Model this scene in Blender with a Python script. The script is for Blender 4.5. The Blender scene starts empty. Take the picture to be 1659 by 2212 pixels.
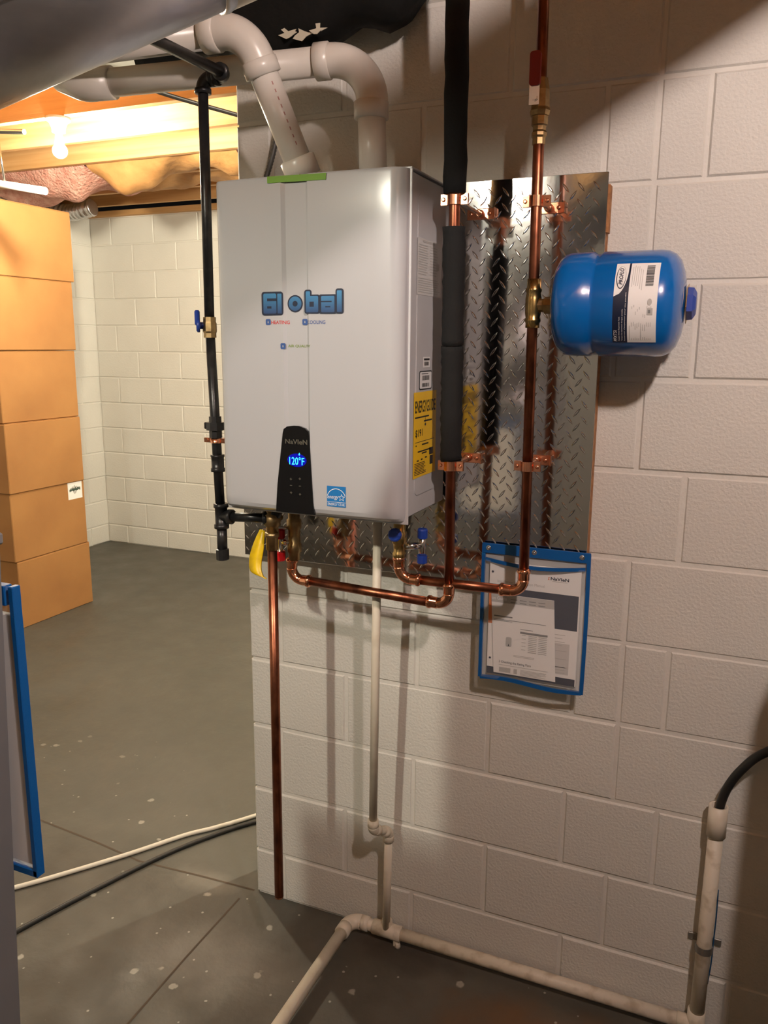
import bpy, math, random
from mathutils import Vector, Matrix
random.seed(7)
S = bpy.context.scene
COL = S.collection
V = Vector
PI = math.pi

# ------------------------------------------------------------------ camera
yaw, pitch, roll, FPX = -0.4059, -0.2029, 0.0070, 1758.14
f_ = V((math.sin(yaw)*math.cos(pitch), math.cos(yaw)*math.cos(pitch), math.sin(pitch)))
r0 = V((math.cos(yaw), -math.sin(yaw), 0)); u0 = r0.cross(f_)
r_ = r0*math.cos(roll)+u0*math.sin(roll); u_ = u0*math.cos(roll)-r0*math.sin(roll)
cd = bpy.data.cameras.new('camera'); cam = bpy.data.objects.new('camera', cd); COL.objects.link(cam)
M = Matrix((r_, u_, -f_)).transposed().to_4x4(); M.translation = V((1.22, -1.8778, 1.6423))
cam.matrix_world = M
cd.sensor_fit = 'HORIZONTAL'; cd.sensor_width = 36.0; cd.lens = FPX*36.0/1659.0; cd.clip_start = 0.02
S.camera = cam

# ------------------------------------------------------------------ world, lamps, exposure
W = bpy.data.worlds.new('world'); S.world = W; W.use_nodes = True
W.node_tree.nodes['Background'].inputs[0].default_value = (0.05, 0.045, 0.04, 1)
W.node_tree.nodes['Background'].inputs[1].default_value = 0.10
LAMP_A = (V((-1.69, 1.153, 2.49)), 120.0, (1.0, 0.90, 0.68))     # bulb in the room beyond
LAMP_B = (V((1.66, -1.62, 2.49)), 90.0, (1.0, 0.835, 0.765))      # bulb above the photographer
LAMP_C = (V((0.10, -2.42, 2.49)), 125.0, (1.0, 0.95, 0.79))       # bulb behind the furnace
LAMP_D = (V((1.0, 1.949, 2.49)), 300.0, (1.0, 0.92, 0.72))       # second bulb further right in the room beyond
S.view_settings.view_transform = 'Standard'; S.view_settings.look = 'None'
S.view_settings.gamma = 1.0; S.view_settings.use_curve_mapping = False
S.view_settings.exposure = -0.35
S.cycles.max_bounces = 8; S.cycles.sample_clamp_indirect = 4.0
S.cycles.caustics_reflective = False; S.cycles.caustics_refractive = False

# ------------------------------------------------------------------ materials
def srgb(h):
    c = [int(h[i:i+2], 16)/255 for i in (0, 2, 4)]
    return tuple(x/12.92 if x <= .04045 else ((x+.055)/1.055)**2.4 for x in c)
MATS = {}
def mat(name, col, rough=.5, metal=0.0, noise=None, bump=None, coat=0.0, alpha=1.0, emit=None, trans=0.0, stretch=None, spec=None):
    """noise=(scale, second colour, contrast lo, hi); bump=(scale, strength, distance)"""
    if name in MATS: return MATS[name]
    if isinstance(col, str): col = srgb(col)
    m = bpy.data.materials.new(name); m.use_nodes = True; nt = m.node_tree; N = nt.nodes; L = nt.links
    b = N['Principled BSDF']
    b.inputs['Base Color'].default_value = (*col, 1); b.inputs['Roughness'].default_value = rough
    b.inputs['Metallic'].default_value = metal; b.inputs['Coat Weight'].default_value = coat
    b.inputs['Coat Roughness'].default_value = .05; b.inputs['Alpha'].default_value = alpha
    b.inputs['Transmission Weight'].default_value = trans
    if spec is not None: b.inputs['Specular IOR Level'].default_value = spec
    if emit:
        b.inputs['Emission Color'].default_value = (*emit[0], 1); b.inputs['Emission Strength'].default_value = emit[1]
    g = N.new('ShaderNodeNewGeometry'); src = g.outputs['Position']
    if stretch:
        mp = N.new('ShaderNodeMapping'); mp.inputs['Scale'].default_value = stretch; L.new(src, mp.inputs[0]); src = mp.outputs[0]
    if noise:
        sc, c2, lo, hi = noise
        if isinstance(c2, str): c2 = srgb(c2)
        n = N.new('ShaderNodeTexNoise'); n.inputs['Scale'].default_value = sc; n.inputs['Detail'].default_value = 6
        L.new(src, n.inputs['Vector'])
        r = N.new('ShaderNodeMapRange'); r.inputs[1].default_value = lo; r.inputs[2].default_value = hi; L.new(n.outputs[0], r.inputs[0])
        x = N.new('ShaderNodeMix'); x.data_type = 'RGBA'; x.inputs[6].default_value = (*col, 1); x.inputs[7].default_value = (*c2, 1)
        L.new(r.outputs[0], x.inputs[0]); L.new(x.outputs[2], b.inputs['Base Color'])
    if bump:
        sc, st, di = bump
        n = N.new('ShaderNodeTexNoise'); n.inputs['Scale'].default_value = sc; n.inputs['Detail'].default_value = 5
        L.new(src, n.inputs['Vector'])
        bp = N.new('ShaderNodeBump'); bp.inputs['Strength'].default_value = st; bp.inputs['Distance'].default_value = di
        L.new(n.outputs[0], bp.inputs['Height']); L.new(bp.outputs[0], b.inputs['Normal'])
    MATS[name] = m
    return m

paint = mat('block_paint', (.70, .675, .62), .62, noise=(2.2, (.63, .60, .55), .35, .75), bump=(150, .55, .004))
mortar = mat('mortar_paint', (.74, .71, .655), .6, noise=(8, (.66, .63, .575), .3, .8), bump=(90, .5, .003))
farpaint = mat('far_wall_paint', (.76, .745, .70), .7, noise=(3, (.70, .685, .64), .3, .8), bump=(80, .4, .004))
plainwall = mat('plain_wall_paint', (.17, .16, .15), .85, noise=(2, (.13, .12, .11), .3, .8))
enamel = mat('white_enamel', (.47, .467, .487), .24, coat=.35)
casing_m = mat('casing_steel_white', (.55, .545, .56), .30, noise=(9, (.52, .515, .525), .45, .7))
copper = mat('copper_tube', (.40, .145, .078), .34, 1.0, noise=(38, (.17, .060, .036), .38, .68), stretch=(1, 1, .5))
copper_new = mat('copper_fitting', (.90, .42, .25), .16, 1.0, noise=(60, (.62, .25, .14), .45, .75))
copper_clamp = mat('copper_plated_clamp', (.93, .43, .26), .24, 1.0, noise=(70, (.70, .28, .16), .5, .8))
brass = mat('brass', (.72, .50, .20), .24, 1.0, noise=(50, (.42, .27, .10), .42, .75))
brass_dull = mat('brass_dull', (.45, .32, .16), .42, 1.0, noise=(60, (.30, .20, .10), .4, .7))
chrome = mat('bright_steel', (.78, .77, .75), .16, 1.0)
iron = mat('black_iron', (.020, .020, .022), .34, .35, noise=(40, (.045, .043, .042), .5, .8), bump=(200, .2, .001))
pvc = mat('white_pvc', (.72, .68, .62), .30, noise=(14, (.66, .61, .54), .45, .8))
pvc_cream = mat('cream_pvc', (.74, .66, .54), .45, noise=(16, (.58, .49, .37), .5, .8))
pvc_dirty = mat('dirty_pvc', (.70, .62, .50), .5, noise=(22, (.38, .30, .20), .5, .72))
plate_m = mat('aluminium_sheet', (.66, .645, .63), .10, 1.0, bump=(5, .06, .02))
lug_m = mat('aluminium_tread', (.82, .80, .77), .16, 1.0)
tankblue = mat('tank_blue_paint', srgb('005fb0'), .24, coat=.6, bump=(260, .06, .001))
capblue = mat('blue_plastic', srgb('1f3f9c'), .35)
navy = mat('navy_ink', srgb('0d1a35'), .45)
bluebind = mat('blue_vinyl_binding', srgb('0d569c'), .35, bump=(260, .3, .001))
paper = mat('white_paper', (.86, .84, .82), .6)
greyink = mat('grey_ink', (.22, .22, .22), .6); lightgrey = mat('light_grey_ink', (.48, .47, .45), .6)
blackink = mat('black_ink', (.012, .012, .014), .45)
orange = mat('orange_paper', srgb('e07a2a'), .6)
yellow = mat('yellow_label', srgb('f5c518'), .45)
yellowvinyl = mat('yellow_vinyl', srgb('f0c808'), .4, noise=(50, srgb('d9ae08'), .4, .8))
redplastic = mat('red_plastic', srgb('c8161d'), .35)
redvinyl = mat('dark_red_vinyl', srgb('8c1216'), .45)
green_tape = mat('green_tape', srgb('6f9a2c'), .6)
foam = mat('black_foam', (.010, .010, .0105), .9, bump=(180, .5, .002), spec=.25)
blackpoly = mat('black_poly_sheet', (.006, .0065, .0065), .75, bump=(7, .5, .03), spec=.2)
galv = mat('galvanised_steel', (.60, .60, .62), .40, 1.0, noise=(5, (.44, .44, .47), .4, .7), stretch=(.6, 2.2, 5), bump=(4, .12, .02))
furnace_m = mat('furnace_grey_paint', (.18, .185, .195), .35, noise=(5, (.15, .155, .165), .3, .8))
card = mat('cardboard', srgb('a87844'), .8, noise=(3.5, srgb('996a3b'), .35, .75), bump=(40, .15, .002))
wood = mat('joist_wood', srgb('d2a673'), .65, noise=(9, srgb('b98850'), .35, .7), stretch=(.12, 3, 3), bump=(60, .2, .002))
subfloor = mat('subfloor_wood', srgb('b58d60'), .8, noise=(6, srgb('9a744c'), .35, .7))
plywood = mat('plywood_edge', srgb('b07a4a'), .7, noise=(60, srgb('84552f'), .4, .7))
kraft = mat('kraft_paper', srgb('b98a55'), .7, noise=(8, srgb('9c7040'), .35, .7), bump=(14, .5, .02))
fibre = mat('pink_fibreglass', srgb('d9a99a'), .95, noise=(18, srgb('c08070'), .35, .7), bump=(60, .9, .02))
drywall = mat('drywall_sheet', (.62, .60, .54), .85)
foil = mat('foil_duct', (.62, .62, .64), .28, .9, bump=(30, .5, .01))
clear = mat('clear_film', (.95, .96, .97), .08, alpha=.10, spec=.6)
porcelain = mat('porcelain', (.80, .78, .74), .25, coat=.4)
blackrubber = mat('black_rubber', (.014, .014, .014), .45)
whitecord = mat('white_cord', (.70, .64, .54), .6)
panelblack = mat('black_glass_panel', (.004, .004, .005), .22, coat=.3)
silverink = mat('silver_ink', (.13, .12, .095), .4, .3)
led = mat('display_blue', (.02, .25, .8), .3, emit=((.02, .42, 1.0), 6.0))
ledglow = mat('display_backlight', (.0, .0, .05), .3, emit=((.0, .004, .9), .55))
redink = mat('red_ink', srgb('c43a3a'), .45); greenink = mat('green_ink', srgb('7c8f52'), .45)
blueink = mat('blue_ink', srgb('34538f'), .45); estarblue = mat('cyan_blue_ink', srgb('1e73b8'), .4)
braid = mat('dark_steel_conduit', (.16, .16, .16), .4, .7)
wire_black = mat('black_cable', (.015, .013, .012), .5)

def grad_mat():
    m = bpy.data.materials.new('logo_blue_gradient'); m.use_nodes = True; N = m.node_tree.nodes; L = m.node_tree.links
    g = N.new('ShaderNodeNewGeometry'); s = N.new('ShaderNodeSeparateXYZ'); L.new(g.outputs['Position'], s.inputs[0])
    r = N.new('ShaderNodeMapRange'); r.inputs[1].default_value = 1.700; r.inputs[2].default_value = 1.748; L.new(s.outputs[2], r.inputs[0])
    x = N.new('ShaderNodeMix'); x.data_type = 'RGBA'; x.inputs[6].default_value = (*srgb('263563'), 1); x.inputs[7].default_value = (*srgb('3f84b4'), 1)
    L.new(r.outputs[0], x.inputs[0]); b = N['Principled BSDF']; L.new(x.outputs[2], b.inputs['Base Color']); b.inputs['Roughness'].default_value = .4
    return m
logo_blue = grad_mat()

def floor_mat():
    m = bpy.data.materials.new('concrete_floor'); m.use_nodes = True; nt = m.node_tree; N = nt.nodes; L = nt.links
    b = N['Principled BSDF']; b.inputs['Roughness'].default_value = .62
    g = N.new('ShaderNodeNewGeometry'); P = g.outputs['Position']
    sep = N.new('ShaderNodeSeparateXYZ'); L.new(P, sep.inputs[0])
    def noise(scale, detail=6):
        n = N.new('ShaderNodeTexNoise'); n.inputs['Scale'].default_value = scale; n.inputs['Detail'].default_value = detail; L.new(P, n.inputs['Vector']); return n.outputs[0]
    def mr(s, lo, hi, a=0., bb=1.):
        r = N.new('ShaderNodeMapRange'); r.inputs[1].default_value = lo; r.inputs[2].default_value = hi; r.inputs[3].default_value = a; r.inputs[4].default_value = bb; L.new(s, r.inputs[0]); return r.outputs[0]
    def math_(op, a, bb=None, cc=None):
        k = N.new('ShaderNodeMath'); k.operation = op
        for i, q in enumerate((a, bb, cc)):
            if q is None: continue
            if hasattr(q, 'is_output'): L.new(q, k.inputs[i])
            else: k.inputs[i].default_value = q
        return k.outputs[0]
    def mix(fac, c1, c2):
        x = N.new('ShaderNodeMix'); x.data_type = 'RGBA'
        L.new(fac, x.inputs[0])
        for i, c in ((6, c1), (7, c2)):
            if hasattr(c, 'is_output'): L.new(c, x.inputs[i])
            else: x.inputs[i].default_value = (*c, 1)
        return x.outputs[2]
    grey = mix(mr(noise(1.6), .35, .7), (.080, .079, .066), (.096, .093, .078))
    # bare, darker stained slab in front of the block wall
    edge = math_('ADD', sep.outputs[1], math_('MULTIPLY', noise(3.0), .25))
    raw = mr(edge, .22, .0)
    rawcol = mix(mr(noise(4.5, 8), .35, .68), (.050, .044, .035), (.094, .085, .070))
    c = mix(math_('MULTIPLY', raw, .85), grey, rawcol)
    # rust brown stain patch by the wall on the right
    def blob(x, y, rx, ry, nsc, lo, hi):
        dx = math_('DIVIDE', math_('SUBTRACT', sep.outputs[0], x), rx); dy = math_('DIVIDE', math_('SUBTRACT', sep.outputs[1], y), ry)
        d = math_('SQRT', math_('ADD', math_('MULTIPLY', dx, dx), math_('MULTIPLY', dy, dy)))
        return mr(math_('ADD', d, math_('MULTIPLY', math_('SUBTRACT', noise(nsc), .5), 1.2)), hi, lo)
    c = mix(math_('MULTIPLY', blob(.95, -.22, .36, .16, 9, .4, 1.0), .75), c, (.145, .075, .032))
    c = mix(math_('MULTIPLY', blob(.50, -.07, .20, .07, 14, .5, 1.05), .8), c, (.050, .042, .034))
    c = mix(math_('MULTIPLY', blob(.05, -.30, .28, .14, 8, .4, 1.1), .45), c, (.20, .18, .155))
    c = mix(math_('MULTIPLY', blob(-.18, -.02, .12, .06, 12, .4, 1.1), .4), c, (.22, .20, .17))
    # paint drips
    vo = N.new('ShaderNodeTexVoronoi'); vo.inputs['Scale'].default_value = 16; L.new(P, vo.inputs['Vector'])
    sc = N.new('ShaderNodeSeparateColor'); L.new(vo.outputs['Color'], sc.inputs[0])
    spot = mr(math_('ADD', vo.outputs['Distance'], math_('MULTIPLY', noise(40), .34)), .36, .30)
    pick = math_('GREATER_THAN', sc.outputs[0], .86)
    near = mr(sep.outputs[1], .75, .25)
    c = mix(math_('MULTIPLY', math_('MULTIPLY', math_('MULTIPLY', spot, pick), near), .75), c, (.36, .34, .29))
    # fine white specks
    vo2 = N.new('ShaderNodeTexVoronoi'); vo2.inputs['Scale'].default_value = 48; L.new(P, vo2.inputs['Vector'])
    sc2 = N.new('ShaderNodeSeparateColor'); L.new(vo2.outputs['Color'], sc2.inputs[0])
    spot2 = mr(math_('ADD', vo2.outputs['Distance'], math_('MULTIPLY', noise(140), .2)), .30, .24); pick2 = math_('GREATER_THAN', sc2.outputs[1], .95)
    c = mix(math_('MULTIPLY', math_('MULTIPLY', math_('MULTIPLY', spot2, pick2), near), .6), c, (.50, .48, .42))
    L.new(c, b.inputs['Base Color'])
    h = math_('MULTIPLY', noise(35, 8), 1.0)
    bp = N.new('ShaderNodeBump'); bp.inputs['Strength'].default_value = .25; bp.inputs['Distance'].default_value = .006
    L.new(h, bp.inputs['Height']); L.new(bp.outputs[0], b.inputs['Normal'])
    L.new(mr(noise(5), .3, .7, .42, .72), b.inputs['Roughness'])
    return m
concrete = floor_mat()
crackfill = mat('dirt_in_joint', (.075, .055, .038), .9)

# ------------------------------------------------------------------ mesh helpers (all in world coordinates)
class G:
    def __init__(s): s.v = []; s.f = []; s.sm = []
    def add(s, vs, fs, smooth=False):
        o = len(s.v); s.v += [V(q) for q in vs]; s.f += [tuple(i+o for i in q) for q in fs]; s.sm += [smooth]*len(fs); return s
    def box(s, a, b, bev=0.0):
        (x0, y0, z0), (x1, y1, z1) = a, b
        x0, x1 = min(x0, x1), max(x0, x1); y0, y1 = min(y0, y1), max(y0, y1); z0, z1 = min(z0, z1), max(z0, z1)
        if bev <= 0:
            vs = [(x, y, z) for z in (z0, z1) for y in (y0, y1) for x in (x0, x1)]
            return s.add(vs, [(0, 2, 3, 1), (4, 5, 7, 6), (0, 1, 5, 4), (2, 6, 7, 3), (0, 4, 6, 2), (1, 3, 7, 5)])
        e = min(bev, (x1-x0)*.45, (y1-y0)*.45, (z1-z0)*.45)
        vs = []; idx = {}
        X, Y, Z = (x0, x1), (y0, y1), (z0, z1)
        for i in (0, 1):
            for j in (0, 1):
                for k in (0, 1):
                    c = (X[i], Y[j], Z[k]); sg = (1 if i == 0 else -1, 1 if j == 0 else -1, 1 if k == 0 else -1)
                    for ax in range(3):
                        q = [c[t]+(0 if t == ax else sg[t]*e) for t in range(3)]
                        idx[(i, j, k, ax)] = len(vs); vs.append(q)
        fs = []
        for ax in range(3):
            o1, o2 = [t for t in range(3) if t != ax]
            for sd in (0, 1):
                q = []
                for (p1, p2) in ((0, 0), (1, 0), (1, 1), (0, 1)):
                    key = [0, 0, 0]; key[ax] = sd; key[o1] = p1; key[o2] = p2; q.append(idx[(*key, ax)])
                fs.append(q)
        for ax in range(3):
            o1, o2 = [t for t in range(3) if t != ax]
            for p1 in (0, 1):
                for p2 in (0, 1):
                    q = []
                    for e_, a_ in ((0, o1), (0, o2), (1, o2), (1, o1)):
                        key = [0, 0, 0]; key[ax] = e_; key[o1] = p1; key[o2] = p2; q.append(idx[(*key, a_)])
                    fs.append(q)
        for i in (0, 1):
            for j in (0, 1):
                for k in (0, 1): fs.append([idx[(i, j, k, a)] for a in range(3)])
        c = V(((x0+x1)/2, (y0+y1)/2, (z0+z1)/2)); out = []
        for q in fs:
            p = [V(vs[i]) for i in q]; n = (p[1]-p[0]).cross(p[2]-p[0]); m_ = sum(p, V())/len(p)
            out.append(q if n.dot(m_-c) > 0 else q[::-1])
        return s.add(vs, out)
    def rings(s, rings, cap=True, smooth=True, closed=True):
        n = len(rings[0]); o = len(s.v)
        for r in rings: s.v += [V(q) for q in r]
        for i in range(len(rings)-1):
            for j in range(n if closed else n-1):
                k = (j+1) % n
                s.f.append((o+i*n+j, o+i*n+k, o+(i+1)*n+k, o+(i+1)*n+j)); s.sm.append(smooth)
        if cap:
            s.f.append(tuple(o+j for j in range(n))[::-1]); s.sm.append(False)
            s.f.append(tuple(o+(len(rings)-1)*n+j for j in range(n))); s.sm.append(False)
        return s
    def tube(s, pts, r, seg=20, cap=True, sect=None):
        pts = [V(p) for p in pts]; n = len(pts); R = r if isinstance(r, (list, tuple)) else [r]*n
        T = []
        for i in range(n):
            a = pts[max(i-1, 0)]; b = pts[min(i+1, n-1)]; T.append((b-a).normalized())
        t = T[0]; ref = V((0, 0, 1)) if abs(t.z) < .9 else V((0, 1, 0))
        x = (ref-t*ref.dot(t)).normalized(); rg = []
        for i in range(n):
            t = T[i]; x = (x-t*x.dot(t)).normalized(); y = t.cross(x)
            if sect: rg.append([pts[i]+x*(a*R[i])+y*(b*R[i]) for a, b in sect])
            else: rg.append([pts[i]+x*(R[i]*math.cos(2*PI*j/seg))+y*(R[i]*math.sin(2*PI*j/seg)) for j in range(seg)])
        return s.rings(rg, cap)
    def lathe(s, o, ax, prof, seg=24, cap=True, smooth=True):
        o = V(o); ax = V(ax).normalized(); ref = V((0, 0, 1)) if abs(ax.z) < .9 else V((0, 1, 0))
        x = (ref-ax*ref.dot(ax)).normalized(); y = ax.cross(x)
        return s.rings([[o+ax*h+x*(r*math.cos(2*PI*j/seg))+y*(r*math.sin(2*PI*j/seg)) for j in range(seg)] for h, r in prof], cap, smooth)
    def sphere(s, c, r, seg=20, rg=12):
        return s.lathe(c, (0, 0, 1), [(-r*math.cos(PI*i/rg), max(1e-4, r*math.sin(PI*i/rg))) for i in range(rg+1)], seg)
    def prism(s, poly, d, O=(0, 0, 0), X=(1, 0, 0), Y=(0, 0, 1)):
        """flat polygon (a,b) at O along X,Y, thickened by vector d"""
        O, X, Y, d = V(O), V(X), V(Y), V(d); n = len(poly)
        p = [O+X*a+Y*b for a, b in poly]
        vs = p+[q+d for q in p]
        fs = [tuple(range(n))[::-1], tuple(range(n, 2*n))]+[(i, (i+1) % n, n+(i+1) % n, n+i) for i in range(n)]
        return s.add(vs, fs)
    def grid(s, fn, nu, nv, smooth=True):
        o = len(s.v)
        for j in range(nv+1):
            for i in range(nu+1): s.v.append(V(fn(i/nu, j/nv)))
        for j in range(nv):
            for i in range(nu):
                a = o+j*(nu+1)+i; s.f.append((a, a+1, a+nu+2, a+nu+1)); s.sm.append(smooth)
        return s
LOC = {}
def mesh(name, g, m, off=V()):
    me = bpy.data.meshes.new(name); me.from_pydata([tuple(q-off) for q in g.v], [], g.f)
    for p, sm in zip(me.polygons, g.sm): p.use_smooth = sm
    me.materials.append(m); me.update(); return me
def fixnormals(me):
    import bmesh
    bm = bmesh.new(); bm.from_mesh(me); bmesh.ops.recalc_face_normals(bm, faces=bm.faces); bm.to_mesh(me); bm.free()
def part(name, g, m, parent=None, label=None, kind=None, recalc=True):
    off = LOC.get(parent, V()) if parent else V()
    me = mesh(name, g, m, off)
    if recalc: fixnormals(me)
    o = bpy.data.objects.new(name, me); COL.objects.link(o)
    if parent: o.parent = parent
    LOC[o] = off
    if label: o['label'] = label
    if kind: o['kind'] = kind
    return o
def sharp(o, deg):
    import bmesh
    bm = bmesh.new(); bm.from_mesh(o.data); bm.normal_update()
    bmesh.ops.split_edges(bm, edges=[e for e in bm.edges if len(e.link_faces) == 2 and e.calc_face_angle(0) > math.radians(deg)])
    bm.to_mesh(o.data); bm.free()
def thing(name, label, cat, loc, group=None):
    o = bpy.data.objects.new(name, None); o.empty_display_size = .05; COL.objects.link(o); o.location = V(loc)
    o['label'] = label; o['category'] = cat
    if group: o['group'] = group
    LOC[o] = V(loc); return o
def solo(name, g, m, label, cat, group=None, kind=None):
    lo = V((min(q.x for q in g.v), min(q.y for q in g.v), min(q.z for q in g.v))); hi = V((max(q.x for q in g.v), max(q.y for q in g.v), max(q.z for q in g.v)))
    base = V(((lo.x+hi.x)/2, (lo.y+hi.y)/2, lo.z)); me = mesh(name, g, m, base); fixnormals(me)
    o = bpy.data.objects.new(name, me); COL.objects.link(o); o.location = base; LOC[o] = base
    o['label'] = label; o['category'] = cat
    if group: o['group'] = group
    if kind: o['kind'] = kind
    return o
def struct(name, g, m, label=None):
    o = part(name, g, m); o['kind'] = 'structure'
    if label: o['label'] = label
    return o
def arc(a, c, b, rad, n=8):
    """rounded corner at c between a and b"""
    a, c, b = V(a), V(c), V(b); d1 = (a-c).normalized(); d2 = (b-c).normalized()
    ang = d1.angle(d2); t = rad/math.tan(ang/2); p1 = c+d1*t; p2 = c+d2*t
    cen = c+(d1+d2).normalized()*(rad/math.sin(ang/2)); out = []
    v1 = p1-cen; v2 = p2-cen; w = v1.angle(v2)
    for i in range(n+1):
        s = i/n; out.append(cen+(v1*math.sin((1-s)*w)+v2*math.sin(s*w))/math.sin(w))
    return out
def bez(P, n=10):
    """Catmull-Rom through points"""
    P = [V(p) for p in P]; Q = [P[0]*2-P[1]]+P+[P[-1]*2-P[-2]]; out = []
    for i in range(1, len(Q)-2):
        for k in range(n):
            t = k/n; a, b, c, d = Q[i-1:i+3]
            out.append(.5*((2*b)+(c-a)*t+(2*a-5*b+4*c-d)*t*t+(3*b-a-3*c+d)*t**3))
    return out+[P[-1]]
def rrect(w, h, r, n=5, x0=0, y0=0):
    out = []
    for cx, cy, a0 in ((w-r, h-r, 0), (r, h-r, 90), (r, r, 180), (w-r, r, 270)):
        for i in range(n+1):
            a = math.radians(a0+90*i/n); out.append((x0+cx+r*math.cos(a), y0+cy+r*math.sin(a)))
    return out
def text(name, s, w, h, m, O, X, Y, parent, offset=0.0, mapf=None, label=None, shear=0.0, depth=.0003):
    """lettering fitted into w x h (metres), lower left at O; real mesh letters"""
    c = bpy.data.curves.new('lettering', 'FONT'); c.body = s; c.offset = offset; c.shear = shear; c.resolution_u = 3; c.extrude = 0
    t = bpy.data.objects.new('lettering_source', c); COL.objects.link(t)
    dg = bpy.context.evaluated_depsgraph_get(); me = bpy.data.meshes.new_from_object(t.evaluated_get(dg))
    vs = [v.co.copy() for v in me.vertices]; fs = [tuple(p.vertices) for p in me.polygons]
    bpy.data.objects.remove(t); bpy.data.curves.remove(c); bpy.data.meshes.remove(me)
    if not vs: return None
    ax0 = min(v.x for v in vs); ax1 = max(v.x for v in vs); ay0 = min(v.y for v in vs); ay1 = max(v.y for v in vs)
    O, X, Y = V(O), V(X), V(Y); g = G()
    pts = [((v.x-ax0)/(ax1-ax0)*w, (v.y-ay0)/(ay1-ay0)*h) for v in vs]
    g.add([mapf(a, b) if mapf else O+X*a+Y*b for a, b in pts], fs)
    return part(name, g, m, parent, label=label, recalc=False)
def lines(name, rects, d, m, O, X, Y, parent, mapf=None):
    """printed lines: thin raised strips given as (a, b, w, h)"""
    g = G(); O, X, Y = V(O), V(X), V(Y)
    for a, b, w, h in rects:
        q = [(a, b), (a+w, b), (a+w, b+h), (a, b+h)]
        if mapf: g.add([mapf(*p) for p in q], [(0, 1, 2, 3)])
        else: g.add([O+X*p[0]+Y*p[1] for p in q], [(0, 1, 2, 3)])
    return part(name, g, m, parent, recalc=False)
def para(x, y, w, n, pitch, h, jit=.25):
    return [(x, y-i*pitch, w*(1-random.random()*jit), h) for i in range(n)]

# ------------------------------------------------------------------ room shell
ZC = 2.63
fl = struct('floor', G().box((-3.75, -4.2, -.1), (3.2, 3.55, 0)), concrete, 'grey concrete basement floor with paint drips and stains')
def crack(pts, w):
    g = G()
    for i in range(len(pts)-1):
        a, b = V((*pts[i], 0)), V((*pts[i+1], 0)); t = (b-a).normalized(); n = V((-t.y, t.x, 0))*w
        g.add([a-n, b-n, b+n, a+n], [(0, 1, 2, 3)]); 
    for q in g.v: q.z = .0006
    return g
part('control_joint', crack([(-.94, .02), (-.62, -.005), (-.43, -.028), (-.2, -.01), (-.01, .0)], .0035), crackfill, fl, 'dark joint line in the concrete')
part('control_joint', crack([(-.032, -.05), (-.031, -.318), (-.021, -.75), (-.018, -1.3)], .003), crackfill, fl)

BH = .2032
BLOCKS = {}
def block(w, h, depth, m):
    k = (round(w, 3), round(h, 3), depth, m.name)
    if k not in BLOCKS:
        b = .0045; g = G()
        o = [(0, b, 0), (w, b, 0), (w, b, h), (0, b, h)]; i = [(b, 0, b), (w-b, 0, b), (w-b, 0, h-b), (b, 0, h-b)]; k2 = [(0, depth, 0), (w, depth, 0), (w, depth, h), (0, depth, h)]
        g.add(i+o+k2, [(0, 1, 2, 3)]+[(4+j, 4+(j+1) % 4, (j+1) % 4, j) for j in range(4)]+[(8+j, 8+(j+1) % 4, 4+(j+1) % 4, 4+j) for j in range(4)])
        me = mesh('concrete_block', g, m); BLOCKS[k] = me
    return BLOCKS[k]
def lay(wall, rows, z0, origin, rot, m, ends=False):
    J = .0035
    for k, xs in enumerate(rows):
        za = z0+BH*(k-1); zb = za+BH; za = max(za, 0.0); zb = min(zb, ZC-.002)
        for i in range(len(xs)-1):
            a, b = xs[i], xs[i+1]; first = ends and i == 0
            la = a+(0 if first else J)
            o = bpy.data.objects.new('concrete_block', block(b-J-la, zb-za-2*J, .19 if first else .03, m)); COL.objects.link(o); o.parent = wall
            p = V((la, random.uniform(-.0012, .0012), za+J)); c, s = math.cos(rot), math.sin(rot)
            o.location = V(origin)+V((p.x*c-p.y*s, p.x*s+p.y*c, p.z)); o.rotation_euler = (0, 0, rot)
# right-hand wall with the heater (face at y = 0)
g = G().box((.006, .0035, 0), (3.2, .2, ZC))
wall = struct('wall_right', g, mortar, 'cream painted concrete block wall carrying the heater')
rows = [[0, .095, .503, .918, 1.32, 1.73, 2.13], [0, .298, .71, 1.021, 1.43, 1.83, 2.13], [0, .095, .504, .908, 1.128, 1.53, 1.94, 2.13],
        [0, .302, .707, 1.024, 1.43, 1.83, 2.13], [0, .10, .509, .915, 1.024, 1.126, 1.53, 1.94, 2.13], [0, .302, .707, 1.024, 1.43, 1.83, 2.13],
        [0, .10, .505, .91, 1.13, 1.53, 1.94, 2.13], [0, .302, .707, 1.026, 1.43, 1.83, 2.13], [0, .10, .505, .961, 1.126, 1.53, 1.94, 2.13],
        [0, .302, .71, 1.022, 1.43, 1.83, 2.13], [0, .10, .505, .917, 1.021, 1.12, 1.53, 1.94, 2.13], [0, .302, .707, 1.022, 1.43, 1.83, 2.13],
        [0, .10, .505, .91, 1.12, 1.53, 1.94, 2.13], [0, .302, .707, 1.022, 1.43, 1.83, 2.13]]
lay(wall, rows[:13], .149, (0, 0, 0), 0, paint, ends=True)
part('block_run', G().box((2.135, 0, 0), (3.2, .02, ZC)), paint, wall)
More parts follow.
